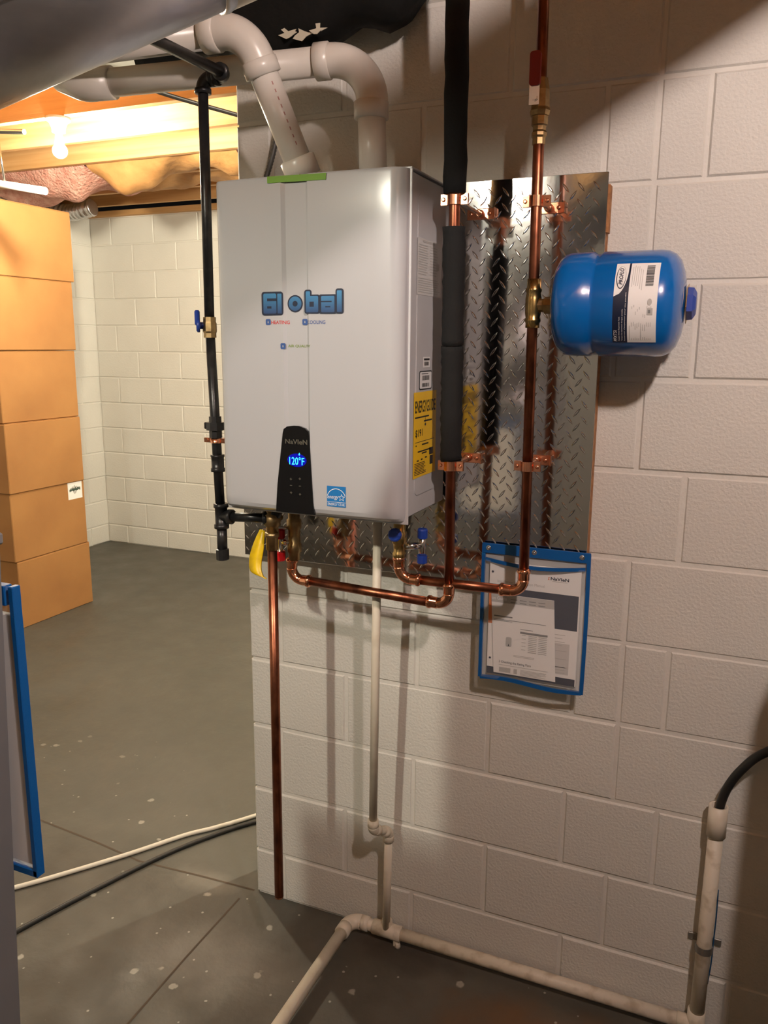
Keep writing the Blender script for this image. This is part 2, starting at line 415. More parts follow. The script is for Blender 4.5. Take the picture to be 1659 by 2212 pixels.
# far wall and left wall of the room beyond
g = G().box((-3.75, 3.356, 0), (3.2, 3.55, ZC)); wb = struct('wall_back', g, farpaint, 'far painted block wall of the room beyond')
frows = []
for k in range(13):
    xs = [0.0]+[.2032*(1+k % 2)+.4064*i for i in range(7)]; frows.append(xs)
lay(wb, frows, .149, (-3.55, 3.35, 0), 0, farpaint)
g = G().box((-3.75, -4.2, 0), (-3.556, 3.356, ZC)); wl = struct('wall_left', g, farpaint, 'left painted block wall beside the stacked boxes')
lrows = [[.2032*(k % 2)+.4064*i for i in range(4)]+[1.42] for k in range(13)]
lay(wl, lrows, .149, (-3.55, 1.93, 0), PI/2, farpaint)
struct('wall_near', G().box((-3.75, -4.4, 0), (3.4, -4.2, ZC)), plainwall)
struct('wall_side', G().box((3.2, -4.2, 0), (3.4, 3.55, ZC)), plainwall)
ce = struct('ceiling', G().box((-3.75, -4.4, ZC+.235), (3.4, 3.55, ZC+.26)), subfloor, 'wooden subfloor seen between the joists')
for k in range(-13, 6):
    y = 1.153+.398*k
    if -.06 < y < .2: continue
    x1 = 3.2
    part('joist', G().box((-3.75, y-.019, ZC), (x1, y+.019, ZC+.234), .002), wood, ce)
struct('added_shade_girder', G().box((-1.2, -1.96, 2.395), (3.19, -1.84, ZC-.001), .003), wood, 'unseen wooden girder added behind the viewer to shade the upper wall')  # unseen beam, added to keep lamp C's light off the upper wall
struct('trim_1', G().box((-3.55, 3.30, ZC-.04), (-.2, 3.36, ZC-.001), .002), wood, 'wooden sill on top of the far wall')
solo('drywall_sheet', G().box((-1.0, .27, ZC-.014), (-.03, .70, ZC-.001), .002), drywall, 'pale drywall sheet under the joists above the vent pipes', 'panel')

# ------------------------------------------------------------------ lamps
def lamp(name, spec, label):
    p, watts, c = spec
    t = thing(name, label, 'lamp', (p.x, p.y, ZC))
    part('lamp_holder', G().lathe((p.x, p.y, ZC-.0005), (0, 0, -1), [(0, .055), (.012, .055), (.02, .04), (.045, .030), (.062, .028)]), porcelain, t)
    R = .032; L = watts/(PI*4*PI*R*R)
    bm = mat('bulb_'+name+'_'+str(round(watts)), (1, 1, 1), .5, emit=(c, L))
    part('bulb', G().lathe(p, (0, 0, 1), [(-R*math.cos(PI*i/14), max(2e-4, R*math.sin(PI*i/14))) for i in range(12)]+[(R*1.0, R*.62), (R*1.9, R*.45), (R*2.6, R*.42)]), bm, t)
    return t
lamp('ceiling_bulb', LAMP_A, 'glaring bare bulb on the joists of the room beyond')
lamp('ceiling_bulb', LAMP_D, 'bare bulb in the room beyond, hidden behind the heater wall')
lamp('ceiling_bulb', LAMP_B, 'bare bulb in a porcelain holder above the photographer')
lamp('ceiling_bulb', LAMP_C, 'bare bulb in a porcelain holder behind the furnace')

# ------------------------------------------------------------------ checker plate on plywood
PX0, PX1, PZ0, PZ1, PY = .024, .936, 1.080, 1.996, -.052
t = thing('checker_plate', 'shiny diamond tread aluminium plate fixed to the block wall behind the heater', 'metal plate', (.48, PY, PZ0))
part('plywood_backing', G().box((PX0+.004, -.0015, PZ0+.004), (PX1-.0015, -.0475, PZ1-.02), .001), plywood, t, 'brown plywood edge behind the plate')
part('wood_packer', G().box((PX1-.0012, -.0465, 1.876), (PX1+.0045, -.020, 1.972), .001), plywood, t, 'thin wood packer at the upper right edge')
part('sheet', G().box((PX0, -.048, PZ0), (PX1, PY, PZ1), .0008), plate_m, t)
g = G(); st = .0325; nx = int((PX1-PX0)/st)+1; nz = int((PZ1-PZ0)/st)+1
def lug(cx, cz, ang):
    L_, w, h = .0140, .0030, .0024; ca, sa = math.cos(ang), math.sin(ang)
    def q(a, b, y): return (cx+a*ca-b*sa, PY+.0002-y, cz+a*sa+b*ca)
    vs = [q(-L_, 0, 0), q(-L_*.5, -w*.75, 0), q(0, -w, 0), q(L_*.5, -w*.75, 0), q(L_, 0, 0), q(L_*.5, w*.75, 0), q(0, w, 0), q(-L_*.5, w*.75, 0), q(-L_*.55, 0, h), q(L_*.55, 0, h), q(0, -w*.45, h), q(0, w*.45, h)]
    g.add(vs, [(0, 1, 8), (1, 2, 10, 8), (2, 3, 9, 10), (3, 4, 9), (4, 5, 9), (5, 6, 11, 9), (6, 7, 8, 11), (7, 0, 8), (8, 10, 9, 11)], False)
for i in range(nx):
    for j in range(nz):
        for s_ in (0, 1):
            cx = PX0+.012+(i+.5*s_)*st; cz = PZ0+.012+(j+.5*s_)*st
            if cx < PX1-.012 and cz < PZ1-.012: lug(cx, cz, math.radians(-52 if s_ == 0 else 52))
part('tread_pattern', g, lug_m, t, 'raised diamond tread lugs', kind='stuff')

# ------------------------------------------------------------------ water heater
HX0, HX1, HZ0, HZ1, HYF, HYB = .158, .598, 1.281, 1.977, -.316, -.0756
t = heater = thing('water_heater', 'white wall-mounted tankless water heater with black control panel', 'water heater', (.378, -.2, HZ0))
part('casing', G().box((HX0+.004, HYB, HZ0), (HX1, HYF+.002, HZ1), .003), casing_m, t)
for bz_ in (HZ1-.10, HZ0+.05): part('mounting_bracket', G().box((.2, -.0530, bz_), (.56, HYB-.0002, bz_+.04)), chrome, t)
part('side_panel', G().prism(rrect(.168, .62, .018, 5), (.0016, 0, 0), (HX1-.0002, -.268, 1.322), (0, 1, 0), (0, 0, 1)), casing_m, t)
part('front_flange', G().box((HX0-.002, HYF-.001, HZ0-.012), (HX1+.006, HYF+.003, HZ1+.004), .001), casing_m, t)
# front cover: rounded shell with a shallow channel down its middle
CXC, CW = .3615, .0275
def cover_profile(dy=0.0, infl=1.0):
    pts = []
    x0, x1 = HX0-.001, HX1+.001; R = .030; yb = HYF; yf = yb-.036*infl
    def front(x):
        u = (x-(x0+x1)/2)/((x1-x0)/2); return yf+.006*u*u*infl
    for i in range(7):
        a = PI/2*i/6; pts.append((x0+R-R*math.cos(a), yb+(front(x0+R)-yb)*math.sin(a)))
    for x in (x0+.06, x0+.11, CXC-CW-.035): pts.append((x, front(x)))
    d = .0045*infl
    pts += [(CXC-CW-.004, front(CXC)-.0005), (CXC-CW+.004, front(CXC)+d), (CXC, front(CXC)+d+.0005), (CXC+CW-.003, front(CXC)+d), (CXC+CW+.003, front(CXC)-.0005)]
    for x in (CXC+CW+.04, x1-.11, x1-.06): pts.append((x, front(x)))
    for i in range(7):
        a = PI/2*(1-i/6); pts.append((x1-R+R*math.cos(a), yb+(front(x1-R)-yb)*math.sin(a)))
    return pts
g = G(); rg = []
zs = [(HZ0-.006, .35), (HZ0-.003, .62), (HZ0+.003, .85), (HZ0+.012, .97), (HZ0+.026, 1.0)]+[(HZ0+.026+(HZ1-HZ0-.034)*i/8, 1.0) for i in range(1, 9)]+[(HZ1-.003, .97), (HZ1, .90)]
for z, k in zs:
    sx = 1.0 if z > HZ0+.026 else 1.0-.03*(1-k)*1.2
    rg.append([((x-.378)*sx+.378, y, z) for x, y in cover_profile(0, k)])
g.rings(rg, cap=True, smooth=True)
cov = part('front_cover', g, enamel, t)
sharp(cov, 20)
part('lid_edge', G().box((HX0+.004, HYF-.002, HZ1), (HX1+.006, HYB, HZ1+.004), .001), casing_m, t)
FY = HYF-.0372          # plane just proud of the cover's middle
X, Y = V((1, 0, 0)), V((0, 0, 1))
# control panel
pan = [(.306, HZ0-.001), (.402, HZ0-.001), (.399, HZ0+.02), (.3905, 1.452), (.389, 1.459), (.381, 1.4665), (.366, 1.471), (.352, 1.471), (.337, 1.4685), (.329, 1.463), (.3265, 1.454), (.311, 1.34)]
cp = part('control_panel', G().prism(pan, (0, .006, 0), (0, FY-.0016, 0)), panelblack, t, 'black touch control panel on the front')
PYY = FY-.0018
text('brand_lettering', 'NaVIeN', .054, .0105, silverink, (.3325, PYY, 1.4315), X, Y, cp, offset=.02)
part('display_backlight', G().prism([(.3605+.0235*math.cos(a*PI/12), 1.397+.0145*math.sin(a*PI/12)) for a in range(24)], (0, .0002, 0), (0, PYY+.0001, 0)), ledglow, cp)
text('display_digits', '120°F', .0365, .0170, led, (.3422, PYY-.0002, 1.3870), X, Y, cp)
part('display_flame', G().prism([(.3665, 1.4075), (.3685, 1.4095), (.367, 1.4135), (.3648, 1.4095)], (0, .0002, 0), (0, PYY-.0002, 0)), led, cp)
gk = G()
for cx, cz in ((.345, 1.355), (.345, 1.341), (.345, 1.325), (.367, 1.357), (.367, 1.341), (.367, 1.323)):
    gk.add([(cx-.0028, PYY, cz-.0008), (cx+.0028, PYY, cz-.0008), (cx+.0028, PYY, cz+.0008), (cx-.0028, PYY, cz+.0008)], [(0, 1, 2, 3)])
    if cz > 1.35 or cz < 1.33: gk.add([(cx-.0008, PYY-.00005, cz-.0028), (cx+.0008, PYY-.00005, cz-.0028), (cx+.0008, PYY-.00005, cz+.0028), (cx-.0008, PYY-.00005, cz+.0028)], [(0, 1, 2, 3)])
part('touch_keys', gk, silverink, cp, recalc=False)
# installer logo (lettering only), lying on the cover's bowed and channelled front
CPROF = cover_profile(0, 1.0)
def surf(x):
    for (xa, ya), (xb, yb) in zip(CPROF, CPROF[1:]):
        if xa <= x <= xb and xb > xa: return ya+(yb-ya)*(x-xa)/(xb-xa)
    return FY
def sm(x0, z0, l=.0004): return lambda a, b: V((x0+a, surf(x0+a)-l, z0+b))
LY = FY-.0004
def lx_(q): return .278+(q-95)*1.3665e-4
def lz_(q): return 1.701+(553-q)*1.24e-4
def blk(name, boxes, m, y, r=0):
    g = G(); y = y+.0007
    for a, b, c, d in boxes:
        w_, h_ = lx_(c)-lx_(a), lz_(b)-lz_(d); rr_ = min(r*1.3e-4, w_*.45, h_*.45)
        poly = rrect(w_, h_, rr_, 4) if r else [(0, 0), (w_, 0), (w_, h_), (0, h_)]
        g.prism(poly, (0, .0002, 0), (lx_(a), y, lz_(d)))
    return part(name, g, m, t)
# block capitals: navy outline shapes, blue strokes on top, navy counters
blk('logo_outline', [(110, 165, 490, 555)], navy, LY, 45)
blk('logo_outline', [(860, 145, 985, 535)], navy, LY, 40); blk('logo_outline', [(862, 225, 1125, 535)], navy, LY-.00002, 40); blk('logo_outline', [(1110, 225, 1400, 537)], navy, LY-.00004, 30); blk('logo_outline', [(1385, 135, 1518, 535)], navy, LY-.00006, 40)
blk('logo_lettering', [(142, 195, 372, 526)], logo_blue, LY-.0003, 26); blk('logo_lettering', [(392, 200, 465, 524)], logo_blue, LY-.0003, 8)
blk('logo_lettering', [(886, 172, 958, 510)], logo_blue, LY-.0003, 14); blk('logo_lettering', [(930, 246, 1096, 510)], logo_blue, LY-.00032, 22)
blk('logo_lettering', [(1146, 250, 1368, 512)], logo_blue, LY-.0003, 18); blk('logo_lettering', [(1410, 165, 1490, 510)], logo_blue, LY-.0003, 14)
for bx_ in ((210, 275, 376, 320), (210, 405, 285, 442), (948, 338, 1022, 420), (1140, 330, 1322, 350), (1215, 415, 1300, 432)): blk('logo_counter', [bx_], navy, LY-.0005)
for r_o, m_, dy_ in ((140, navy, 0), (116, logo_blue, .0003), (46, navy, .0005)):
    part('logo_letter_o', G().prism([(lx_(680)+r_o*1.3e-4*math.cos(a*PI/14), lz_(365)+r_o*1.25e-4*math.sin(a*PI/14)) for a in range(28)], (0, .0002, 0), (0, LY-dy_+.0057, 0)), m_, t)
for x, z in ((.2883, 1.6809), (.375, 1.6809), (.3238, 1.6313)):
    ys = min(surf(x), surf(x+.0122))-.0004
    part('logo_icon', G().prism(rrect(.0122, .0126, .003, 4, x, z), (0, .0002, 0), (0, ys, 0)), blueink, t)
    part('icon_mark', G().prism([(x+.0048, z+.004), (x+.0072, z+.004), (x+.0066, z+.0085), (x+.0054, z+.0085)], (0, .0002, 0), (0, ys-.0002, 0)), lightgrey, t)
text('logo_lettering', 'HEATING', .0424, .0074, redink, (0, 0, 0), X, Y, t, offset=.015, mapf=sm(.3020, 1.6828))
text('logo_lettering', 'COOLING', .0424, .0074, blueink, (0, 0, 0), X, Y, t, offset=.015, mapf=sm(.3880, 1.6828))
text('logo_lettering', 'AIR QUALITY', .0560, .0066, greenink, (0, 0, 0), X, Y, t, offset=.03, mapf=sm(.3395, 1.6344))
# energy sticker on the front
ES = part('energy_sticker', G().prism([(.431, 1.302), (.4755, 1.302), (.4755, 1.3465), (.431, 1.3465)], (0, .0003, 0), (0, FY+.0014, 0)), estarblue, t, 'small blue square energy sticker')
EY = FY+.0011
g = G(); 
for i in range(18):
    a0, a1 = math.radians(20+i*8), math.radians(28+i*8)
    q = [(.4535+r*1.0*math.cos(a), 1.319+r*math.sin(a)) for r, a in ((.0215, a0), (.0215, a1), (.0228, a1), (.0228, a0))]
    q = [(min(max(x, .4315), .475), z) for x, z in q]; g.add([(x, EY-.0001, z) for x, z in q], [(0, 1, 2, 3)])
g.add([(.4315, EY-.0001, 1.3118), (.475, EY-.0001, 1.3118), (.475, EY-.0001, 1.3126), (.4315, EY-.0001, 1.3126)], [(0, 1, 2, 3)])
star = [(.466+(.0085 if k % 2 == 0 else .0036)*math.sin(k*PI/5), 1.3225+(.0085 if k % 2 == 0 else .0036)*math.cos(k*PI/5)) for k in range(10)]
star2 = [(.466+(x-.466)*.74, 1.3225+(z-1.3225)*.74) for x, z in star]
for k in range(10):
    n_ = (k+1) % 10; g.add([(star[k][0], EY-.0001, star[k][1]), (star[n_][0], EY-.0001, star[n_][1]), (star2[n_][0], EY-.0001, star2[n_][1]), (star2[k][0], EY-.0001, star2[k][1])], [(0, 1, 2, 3)])
part('energy_mark', g, paper, ES, recalc=False)
text('energy_lettering', 'energy', .026, .0085, paper, (.4325, EY-.0002, 1.3165), X, Y, ES, shear=.3)
text('energy_lettering', 'ENERGY STAR', .040, .0055, paper, (.4333, EY-.0002, 1.3045), X, Y, ES)
# green tape across the top edge
part('tape_strip', G().prism([(.300, HZ1-.0135), (.434, HZ1-.0155), (.435, HZ1-.003), (.300, HZ1-.0008)], (0, .0008, 0), (0, FY-.0002, 0)), green_tape, t, 'strip of green masking tape on the top edge')
# side stickers (printed sheets on the right flank, facing +x)
SX = HX1+.0018; A, B_ = V((0, 1, 0)), V((0, 0, 1))
lab = part('energy_guide_label', G().prism([(0, 0), (.137, 0), (.137, .183), (0, .183)], (.0003, 0, 0), (SX, -.280, 1.361), A, B_), yellow, t, 'yellow energy guide label')
SL = SX+.0006
text('label_lettering', 'ENERGYGUIDE', .124, .026, blackink, (SL, -.2735, 1.497+.003), A, B_, lab, offset=.02)
text('label_lettering', '$191', .042, .018, blackink, (SL, -.270, 1.447), A, B_, lab, offset=.02)
lines('fine_print', [(.006, .128, .085, .003), (.06, .118, .05, .0035), (.008, .076, .118, .0012), (.012, .068, .006, .003), (.05, .068, .04, .003), (.025, .054, .08, .003), (.05, .049, .03, .003), (.02, .035, .012, .003), (.045, .036, .01, .003), (.07, .038, .012, .003)]+para(.006, .030, .075, 8, .0034, .0016)+[(.096, .042, .024, .016), (.100, .020, .020, .020), (.0675, .108, .002, .022)], 0, blackink, (SL, -.280, 1.361), A, B_, lab)
lines('arrow_mark', [(.064, .110, .009, .004)], 0, blackink, (SL+.0001, -.280, 1.361), A, B_, lab)
rt = part('rating_label', G().prism([(0, 0), (.145, 0), (.145, .112), (0, .112)], (.0002, 0, 0), (SX, -.272, 1.744), A, B_), mat('grey_label', (.60, .585, .57), .45), t, 'grey rating label full of fine print')
lines('fine_print', [(.03, .105, .07, .004)]+para(.005, .098, .06, 13, .0048, .002)+para(.072, .098, .05, 11, .0056, .002)+para(.005, .032, .135, 7, .0045, .0018)+[(.112, .055, .018, .014)], 0, lightgrey, (SX+.0006, -.272, 1.744), A, B_, rt)
bc = part('barcode_label', G().prism(rrect(.076, .040, .005), (.0003, 0, 0), (SX, -.251, 1.548), A, B_), blackink, t, 'white barcode label with a black border')
part('label_face', G().prism(rrect(.070, .035, .004, 4, .003, .0025), (.0002, 0, 0), (SX+.0002, -.251, 1.548), A, B_), paper, bc)
def bars(x, y, w, h, n=14): return [(x+w*i/n, y, w/n*random.uniform(.3, .7), h) for i in range(n)]
lines('barcode_mark', bars(.016, .020, .044, .010)+bars(.016, .006, .044, .008)+[(.012, .033, .04, .0015)], 0, blackink, (SX+.0008, -.251, 1.548), A, B_, bc)
sm_ = part('serial_label', G().prism([(0, 0), (.042, 0), (.042, .022), (0, .022)], (.0002, 0, 0), (SX, -.230, 1.595), A, B_), paper, t)
lines('barcode_mark', bars(.006, .004, .028, .008)+[(.004, .015, .034, .004)], 0, blackink, (SX+.0006, -.230, 1.595), A, B_, sm_)
# vent collars on top
for cx, cy in ((.312, -.215), (.447, -.150)):
    part('vent_collar', G().lathe((cx, cy, HZ1+.004), (0, 0, 1), [(0, .046), (.004, .046), (.006, .038), (.022, .038), (.022, .036)]), casing_m, t)
    part('hose_clamp', G().lathe((cx, cy, HZ1+.010), (0, 0, 1), [(0, .0385), (0, .0405), (.010, .0405), (.010, .0385)], cap=False).box((cx-.012, cy-.047, HZ1+.010), (cx+.014, cy-.038, HZ1+.020), .002), chrome, t)

# ------------------------------------------------------------------ plastic vent pipes
RP, RF = .0302, .0366
t = thing('vent_pipe', 'white plastic vent pipe slanting up from the left heater collar to a sweeping elbow', 'pipe', (.312, -.215, 1.99))
p0, p1 = V((.312, -.215, 1.995)), V((.258, -.301, 2.203))
corner = V((.243, -.325, 2.268)); p3 = V((-.45, -.388, 2.262))
part('lower_pipe', G().tube([p0, p1], RP, 28), pvc, t)
part('lower_coupling', G().lathe(p0+(p1-p0)*.02, p1-p0, [(0, .0385), (.038, .0385), (.042, .034)]), pvc, t)
el = arc(p1, corner, p3, .075, 14)
part('elbow', G().tube([p1+(p1-corner)*.10]+el+[el[-1]+(p3-el[-1]).normalized()*.035], RF-.002, 28), pvc, t)
d = (p1-corner).normalized(); q = p1
part('elbow_rim', G().lathe(q-d*.012, d, [(0, RF-.002), (.002, RF+.0015), (.030, RF+.0015), (.032, RP)]), pvc, t)
d2 = (p3-corner).normalized(); q2 = el[-1]
part('elbow_rim', G().lathe(q2+d2*.004, d2, [(0, RF-.002), (.002, RF+.0015), (.034, RF+.0015), (.036, RP)]), pvc, t)
part('upper_pipe', G().tube([q2+d2*.02, p3], RP, 28), pvc, t)
g = G()
for k in range(9):
    a = p0+(p1-p0)*(.30+.065*k); s_ = V((.022, -.0218, 0)); 
    u = (p1-p0).normalized(); side = V((.72, -.69, 0)); side = (side-u*side.dot(u)).normalized(); tang = u.cross(side)
    o = a+side*(RP+.0003); g.add([o-tang*.0012, o+tang*.0012, o+tang*.0012+u*.007, o-tang*.0012+u*.007], [(0, 1, 2, 3)])
part('print_marks', g, mat('faded_red_ink', (.42, .20, .18), .6), t, recalc=False)

t = thing('vent_pipe', 'white plastic vent pipe rising straight from the right heater collar and turning left', 'pipe', (.447, -.150, 1.99))
a0, a1 = V((.447, -.150, 1.985)), V((.442, -.152, 2.243)); a2 = V((-.22, -.285, 2.222)); a3 = V((-.75, -.30, 2.44))
part('riser', G().tube([a0, a1-V((0, 0, .10))], RP, 28), pvc, t)
e1 = arc(a0, a1, a2, .088, 14)
part('elbow', G().tube([a1-V((0, 0, .115))]+e1+[e1[-1]+(a2-a1).normalized()*.03], RF-.002, 28), pvc, t)
part('elbow_rim', G().lathe(a1-V((0, 0, .125)), (0, 0, 1), [(0, RP), (.002, RF+.001), (.034, RF+.001), (.036, RF-.002)]), pvc, t)
dd = (a2-a1).normalized()
part('elbow_rim', G().lathe(e1[-1]+dd*.002, dd, [(0, RF-.002), (.002, RF+.001), (.032, RF+.001), (.034, RP)]), pvc, t)
part('horizontal_pipe', G().tube([e1[-1], a2], RP, 28), pvc, t)
e2 = arc(a1, a2, a3, .06, 8)
part('elbow', G().tube([a2-dd*.07]+e2+[a2+(a3-a2).normalized()*.07], RF-.001, 28), pvc, t)
part('far_pipe', G().tube([a2+(a3-a2).normalized()*.05, a3], RP, 28), pvc, t)

# ------------------------------------------------------------------ black gas line
GR, GX, GY = .0112, .1035, -.28
def fit_tee(g, p, ax, L_=.030, r=.0158):
    p = V(p); ax = V(ax).normalized()
    g.lathe(p-ax*L_, ax, [(0, GR), (0, r+.002), (.009, r+.002), (.010, r-.001), (2*L_-.010, r-.001), (2*L_-.009, r+.002), (2*L_, r+.002), (2*L_, GR)], 20)
def fit_elbow(g, a, c, b, r=.0150):
    pts = arc(a, c, b, .022, 8); g.tube(pts, r, 20)
    for q, o in ((pts[0], a), (pts[-1], b)):
        d = (V(o)-V(c)).normalized(); g.lathe(q-d*.002, d, [(0, r), (0, r+.003), (.010, r+.003), (.010, GR)], 20)
t = thing('gas_pipe', 'black iron gas pipe running down the left side of the heater', 'pipe', (GX, GY, 1.13))
part('upper_pipe', G().tube([(GX-.004, GY, 2.175), (GX-.008, GY, 1.70)], GR, 20), iron, t)
part('lower_pipe', G().tube([(GX-.008, GY, 1.665), (GX+.004, GY, 1.255)], GR, 20), iron, t)
e = V((GX-.004, GY, 2.20)); n1 = V((.158, -.275, 2.205)); n2 = V((.195, -.80, 2.175))
g = G(); fit_elbow(g, (GX-.004, GY, 2.0), e, n1); part('elbow', g, iron, t)
g = G(); fit_elbow(g, e, n1, n2); part('elbow', g, iron, t)
part('arm_pipe', G().tube([n1+(n2-n1)*.03, n2], GR, 20), iron, t)
g = G(); fit_tee(g, (GX+.006, GY, 1.238), (0, 0, 1)); g.lathe((GX+.006, GY, 1.238), (1, 0, 0), [(0, .0145), (.020, .0145), (.021, .0178), (.031, .0178), (.031, GR)], 20)
part('tee', g, iron, t)
part('drip_leg', G().tube([(GX+.006, GY, 1.21), (GX+.006, GY, 1.155)], GR+.001, 20), iron, t)
part('end_cap', G().lathe((GX+.006, GY, 1.130), (0, 0, 1), [(0, .0145), (.002, .0162), (.026, .0162), (.028, GR)], 10, smooth=False), iron, t)
part('branch_pipe', G().tube([(GX+.03, GY, 1.238), (.235, -.262, 1.240)], GR, 20), iron, t)
g = G(); fit_elbow(g, (GX+.03, GY, 1.238), (.250, -.260, 1.241), (.250, -.26, 1.30)); part('elbow', g, iron, t)
part('inlet_nipple', G().tube([(.250, -.26, 1.25), (.250, -.26, HZ0+.002)], GR, 20), iron, t)
part('union', G().lathe((GX-.002, GY, 1.425), (0, 0, 1), [(0, GR), (0, .015), (.018, .015), (.018, .0215), (.036, .0215), (.036, .0145), (.050, .0145), (.050, GR)], 8, smooth=False).box((GX-.028, GY-.010, 1.445), (GX-.01, GY+.01, 1.461), .002), iron, t)
part('coupling', G().lathe((GX+.001, GY, 1.345), (0, 0, 1), [(0, GR), (0, .0165), (.008, .0165), (.009, .0148), (.034, .0148), (.035, .0165), (.040, .0165), (.040, GR)], 20), iron, t)
vb = part('gas_valve', G().lathe((GX-.008, GY, 1.655), (0, 0, 1), [(0, GR), (0, .0145), (.010, .0145), (.014, .0160), (.032, .0160), (.036, .0145), (.046, .0145), (.046, GR)], 8, smooth=False), brass_dull, t, 'brass gas valve')
part('lever', G().lathe((GX-.020, GY-.006, 1.682), (-.8, -.6, 0), [(0, .008), (.008, .008), (.009, .0155), (.014, .0155), (.017, .012)]).box((GX-.034, GY-.024, 1.682), (GX-.022, GY-.014, 1.716), .003), capblue, vb, 'blue lever')
part('pipe_strap', G().lathe((GX-.001, GY, 1.413), (0, 0, 1), [(0, .0135), (.011, .0135), (.011, .0112), (0, .0112)], cap=False).box((GX-.034, GY-.003, 1.413), (GX-.012, GY+.003, 1.424), .001).box((GX+.012, GY-.003, 1.413), (GX+.034, GY+.003, 1.424), .001).lathe((GX-.025, GY-.003, 1.4185), (0, -1, 0), [(0, .004), (.002, .0035)], 12).tube([(GX-.001, GY+.012, 1.4185), (GX-.001, -.01, 1.4185)], .003, 8), copper_clamp, t, 'copper plated strap')

# ------------------------------------------------------------------ copper water lines
CR = .0111
def press(g, p, ax, L_=.020):
    """rolled bead and socket at the end of a fitting"""
    g.lathe(p, ax, [(0, CR+.001), (.001, CR+.0022), (L_*.55, CR+.0022), (L_*.62, CR+.0042), (L_*.85, CR+.0042), (L_*.95, CR+.0015), (L_, CR)], 22)
def cu_elbow(parent, a, c, b, rad=.028, sock=.026):
    g = G(); a, c, b = V(a), V(c), V(b); pts = arc(a, c, b, rad, 10); g.tube(pts, CR+.0015, 22)
    for q, o in ((pts[0], a), (pts[-1], b)):
        d = (o-c).normalized(); press(g, q-d*.001, d, sock)
    part('elbow', g, copper_new, parent)
# left riser (insulated) and hot line
hb = V((.654, -.182, 1.060)); htop = V((.668, -.265, 2.62)); hl = V((.242, -.180, 1.072)); hv = V((.258, -.19, 1.285))
t = hot = thing('water_pipe', 'copper water pipe from the left brass valves up to the black foam covered riser', 'pipe', (.45, -.18, 1.06))
cu_elbow(t, hl, hb, htop); cu_elbow(t, hv, hl, hb)
part('horizontal_tube', G().tube([hl+V((.04, 0, 0)), hb-V((.04, 0, 0))], CR, 22), copper, t)
def onr(z): return hb+(htop-hb)*((z-hb.z)/(htop.z-hb.z))
part('riser_tube', G().tube([onr(1.10), onr(2.618)], CR, 22), copper, t)
def sleeve(z0, z1, cuts=()):
    n = 22; pts = []; R = []
    for i in range(n+1):
        z = z0+(z1-z0)*i/n; q = onr(z); pts.append(q+V((random.uniform(-.0012, .0012), 0, 0))); R.append(.0232+random.uniform(-.0009, .0009))
    g = G().tube(pts, R, 24)
    g.tube([onr(z0-.0005), onr(z0)], .0232, 24)
    return g
part('foam_sleeve', sleeve(1.397, 1.640), foam, t, 'black foam insulation, lower length'); part('foam_sleeve', sleeve(1.642, 1.878), foam, t, 'black foam insulation, middle length'); part('foam_sleeve', sleeve(1.942, 2.615), foam, t, 'black foam insulation, upper length')
part('valve_body', G().lathe((.257, -.190, 1.125), (0, 0, 1), [(0, CR), (0, .0145), (.018, .0145), (.020, .0175), (.040, .0175), (.043, .0150), (.075, .0150), (.078, .018), (.100, .018), (.103, .0145), (.158, .0145)], 12), brass_dull, t, 'brass service valve')
vv = part('drain_port', G().tube([(.257, -.190, 1.168), (.228, -.205, 1.168)], .008, 14).lathe((.226, -.206, 1.128), (0, 0, 1), [(0, .010), (.012, .010), (.014, .007), (.062, .007), (.064, .010), (.078, .010)], 14), chrome, t)
part('port_cap', G().lathe((.226, -.206, 1.122), (0, 0, 1), [(0, .0105), (.002, .013), (.022, .013), (.025, .011)], 12, smooth=False), redplastic, vv, 'red cap')
part('port_cap', G().lathe((.226, -.206, 1.178), (0, 0, 1), [(0, .011), (.002, .013), (.022, .013), (.026, .010)], 12, smooth=False), redplastic, vv, 'red cap')
# yellow lever strap of the valve, hanging curved
g = G(); pth = bez([(.202, -.245, 1.205), (.196, -.253, 1.170), (.191, -.262, 1.130), (.199, -.270, 1.104), (.224, -.272, 1.094)], 6)
rg = []
for i, p in enumerate(pth):
    k = i/(len(pth)-1); w = .007+.010*math.sin(min(1, k*2.2)*PI/2); w *= (1.0 if k < .75 else 1.0-.75*(k-.75)/.25)
    rg.append([p+V((-w, -.002, w*.15)), p+V((w, -.004, -w*.1)), p+V((w, .000, -w*.1)), p+V((-w, .002, w*.15))])
g.rings(rg); part('lever_handle', g, yellowvinyl, t, 'curved yellow vinyl lever handle')
part('lever_arm', G().tube([(.202, -.245, 1.203), (.225, -.220, 1.208), (.257, -.195, 1.205)], .004, 10), chrome, t)
# right riser and cold line
cb = V((.8195, -.160, 1.106)); ctop = V((.8075, -.160, 2.62)); cl = V((.537, -.198, 1.115)); cv = V((.537, -.198, 1.285))
t = cold = thing('water_pipe', 'bare copper water pipe from the blue handled valve up past the blue tank', 'pipe', (.68, -.18, 1.1))
cu_elbow(t, cl, cb, ctop); cu_elbow(t, cv, cl, cb)
part('horizontal_tube', G().tube([cl+(cb-cl)*.13, cl+(cb-cl)*.87], CR, 22), copper, t)
def onc(z): return cb+(ctop-cb)*((z-cb.z)/(ctop.z-cb.z))
part('riser_tube', G().tube([onc(1.15), onc(2.618)], CR, 22), copper, t)
g = G(); TZ = 1.7235
g.lathe(onc(TZ-.045), (0, 0, 1), [(0, CR), (0, .0145), (.010, .0145), (.013, .0165), (.017, .0165), (.020, .0145), (.030, .0165), (.060, .0165), (.070, .0145), (.074, .0165), (.078, .0165), (.081, .0145), (.098, .0145), (.098, CR)], 24)
part('tee', g, brass, t, 'brass tee')
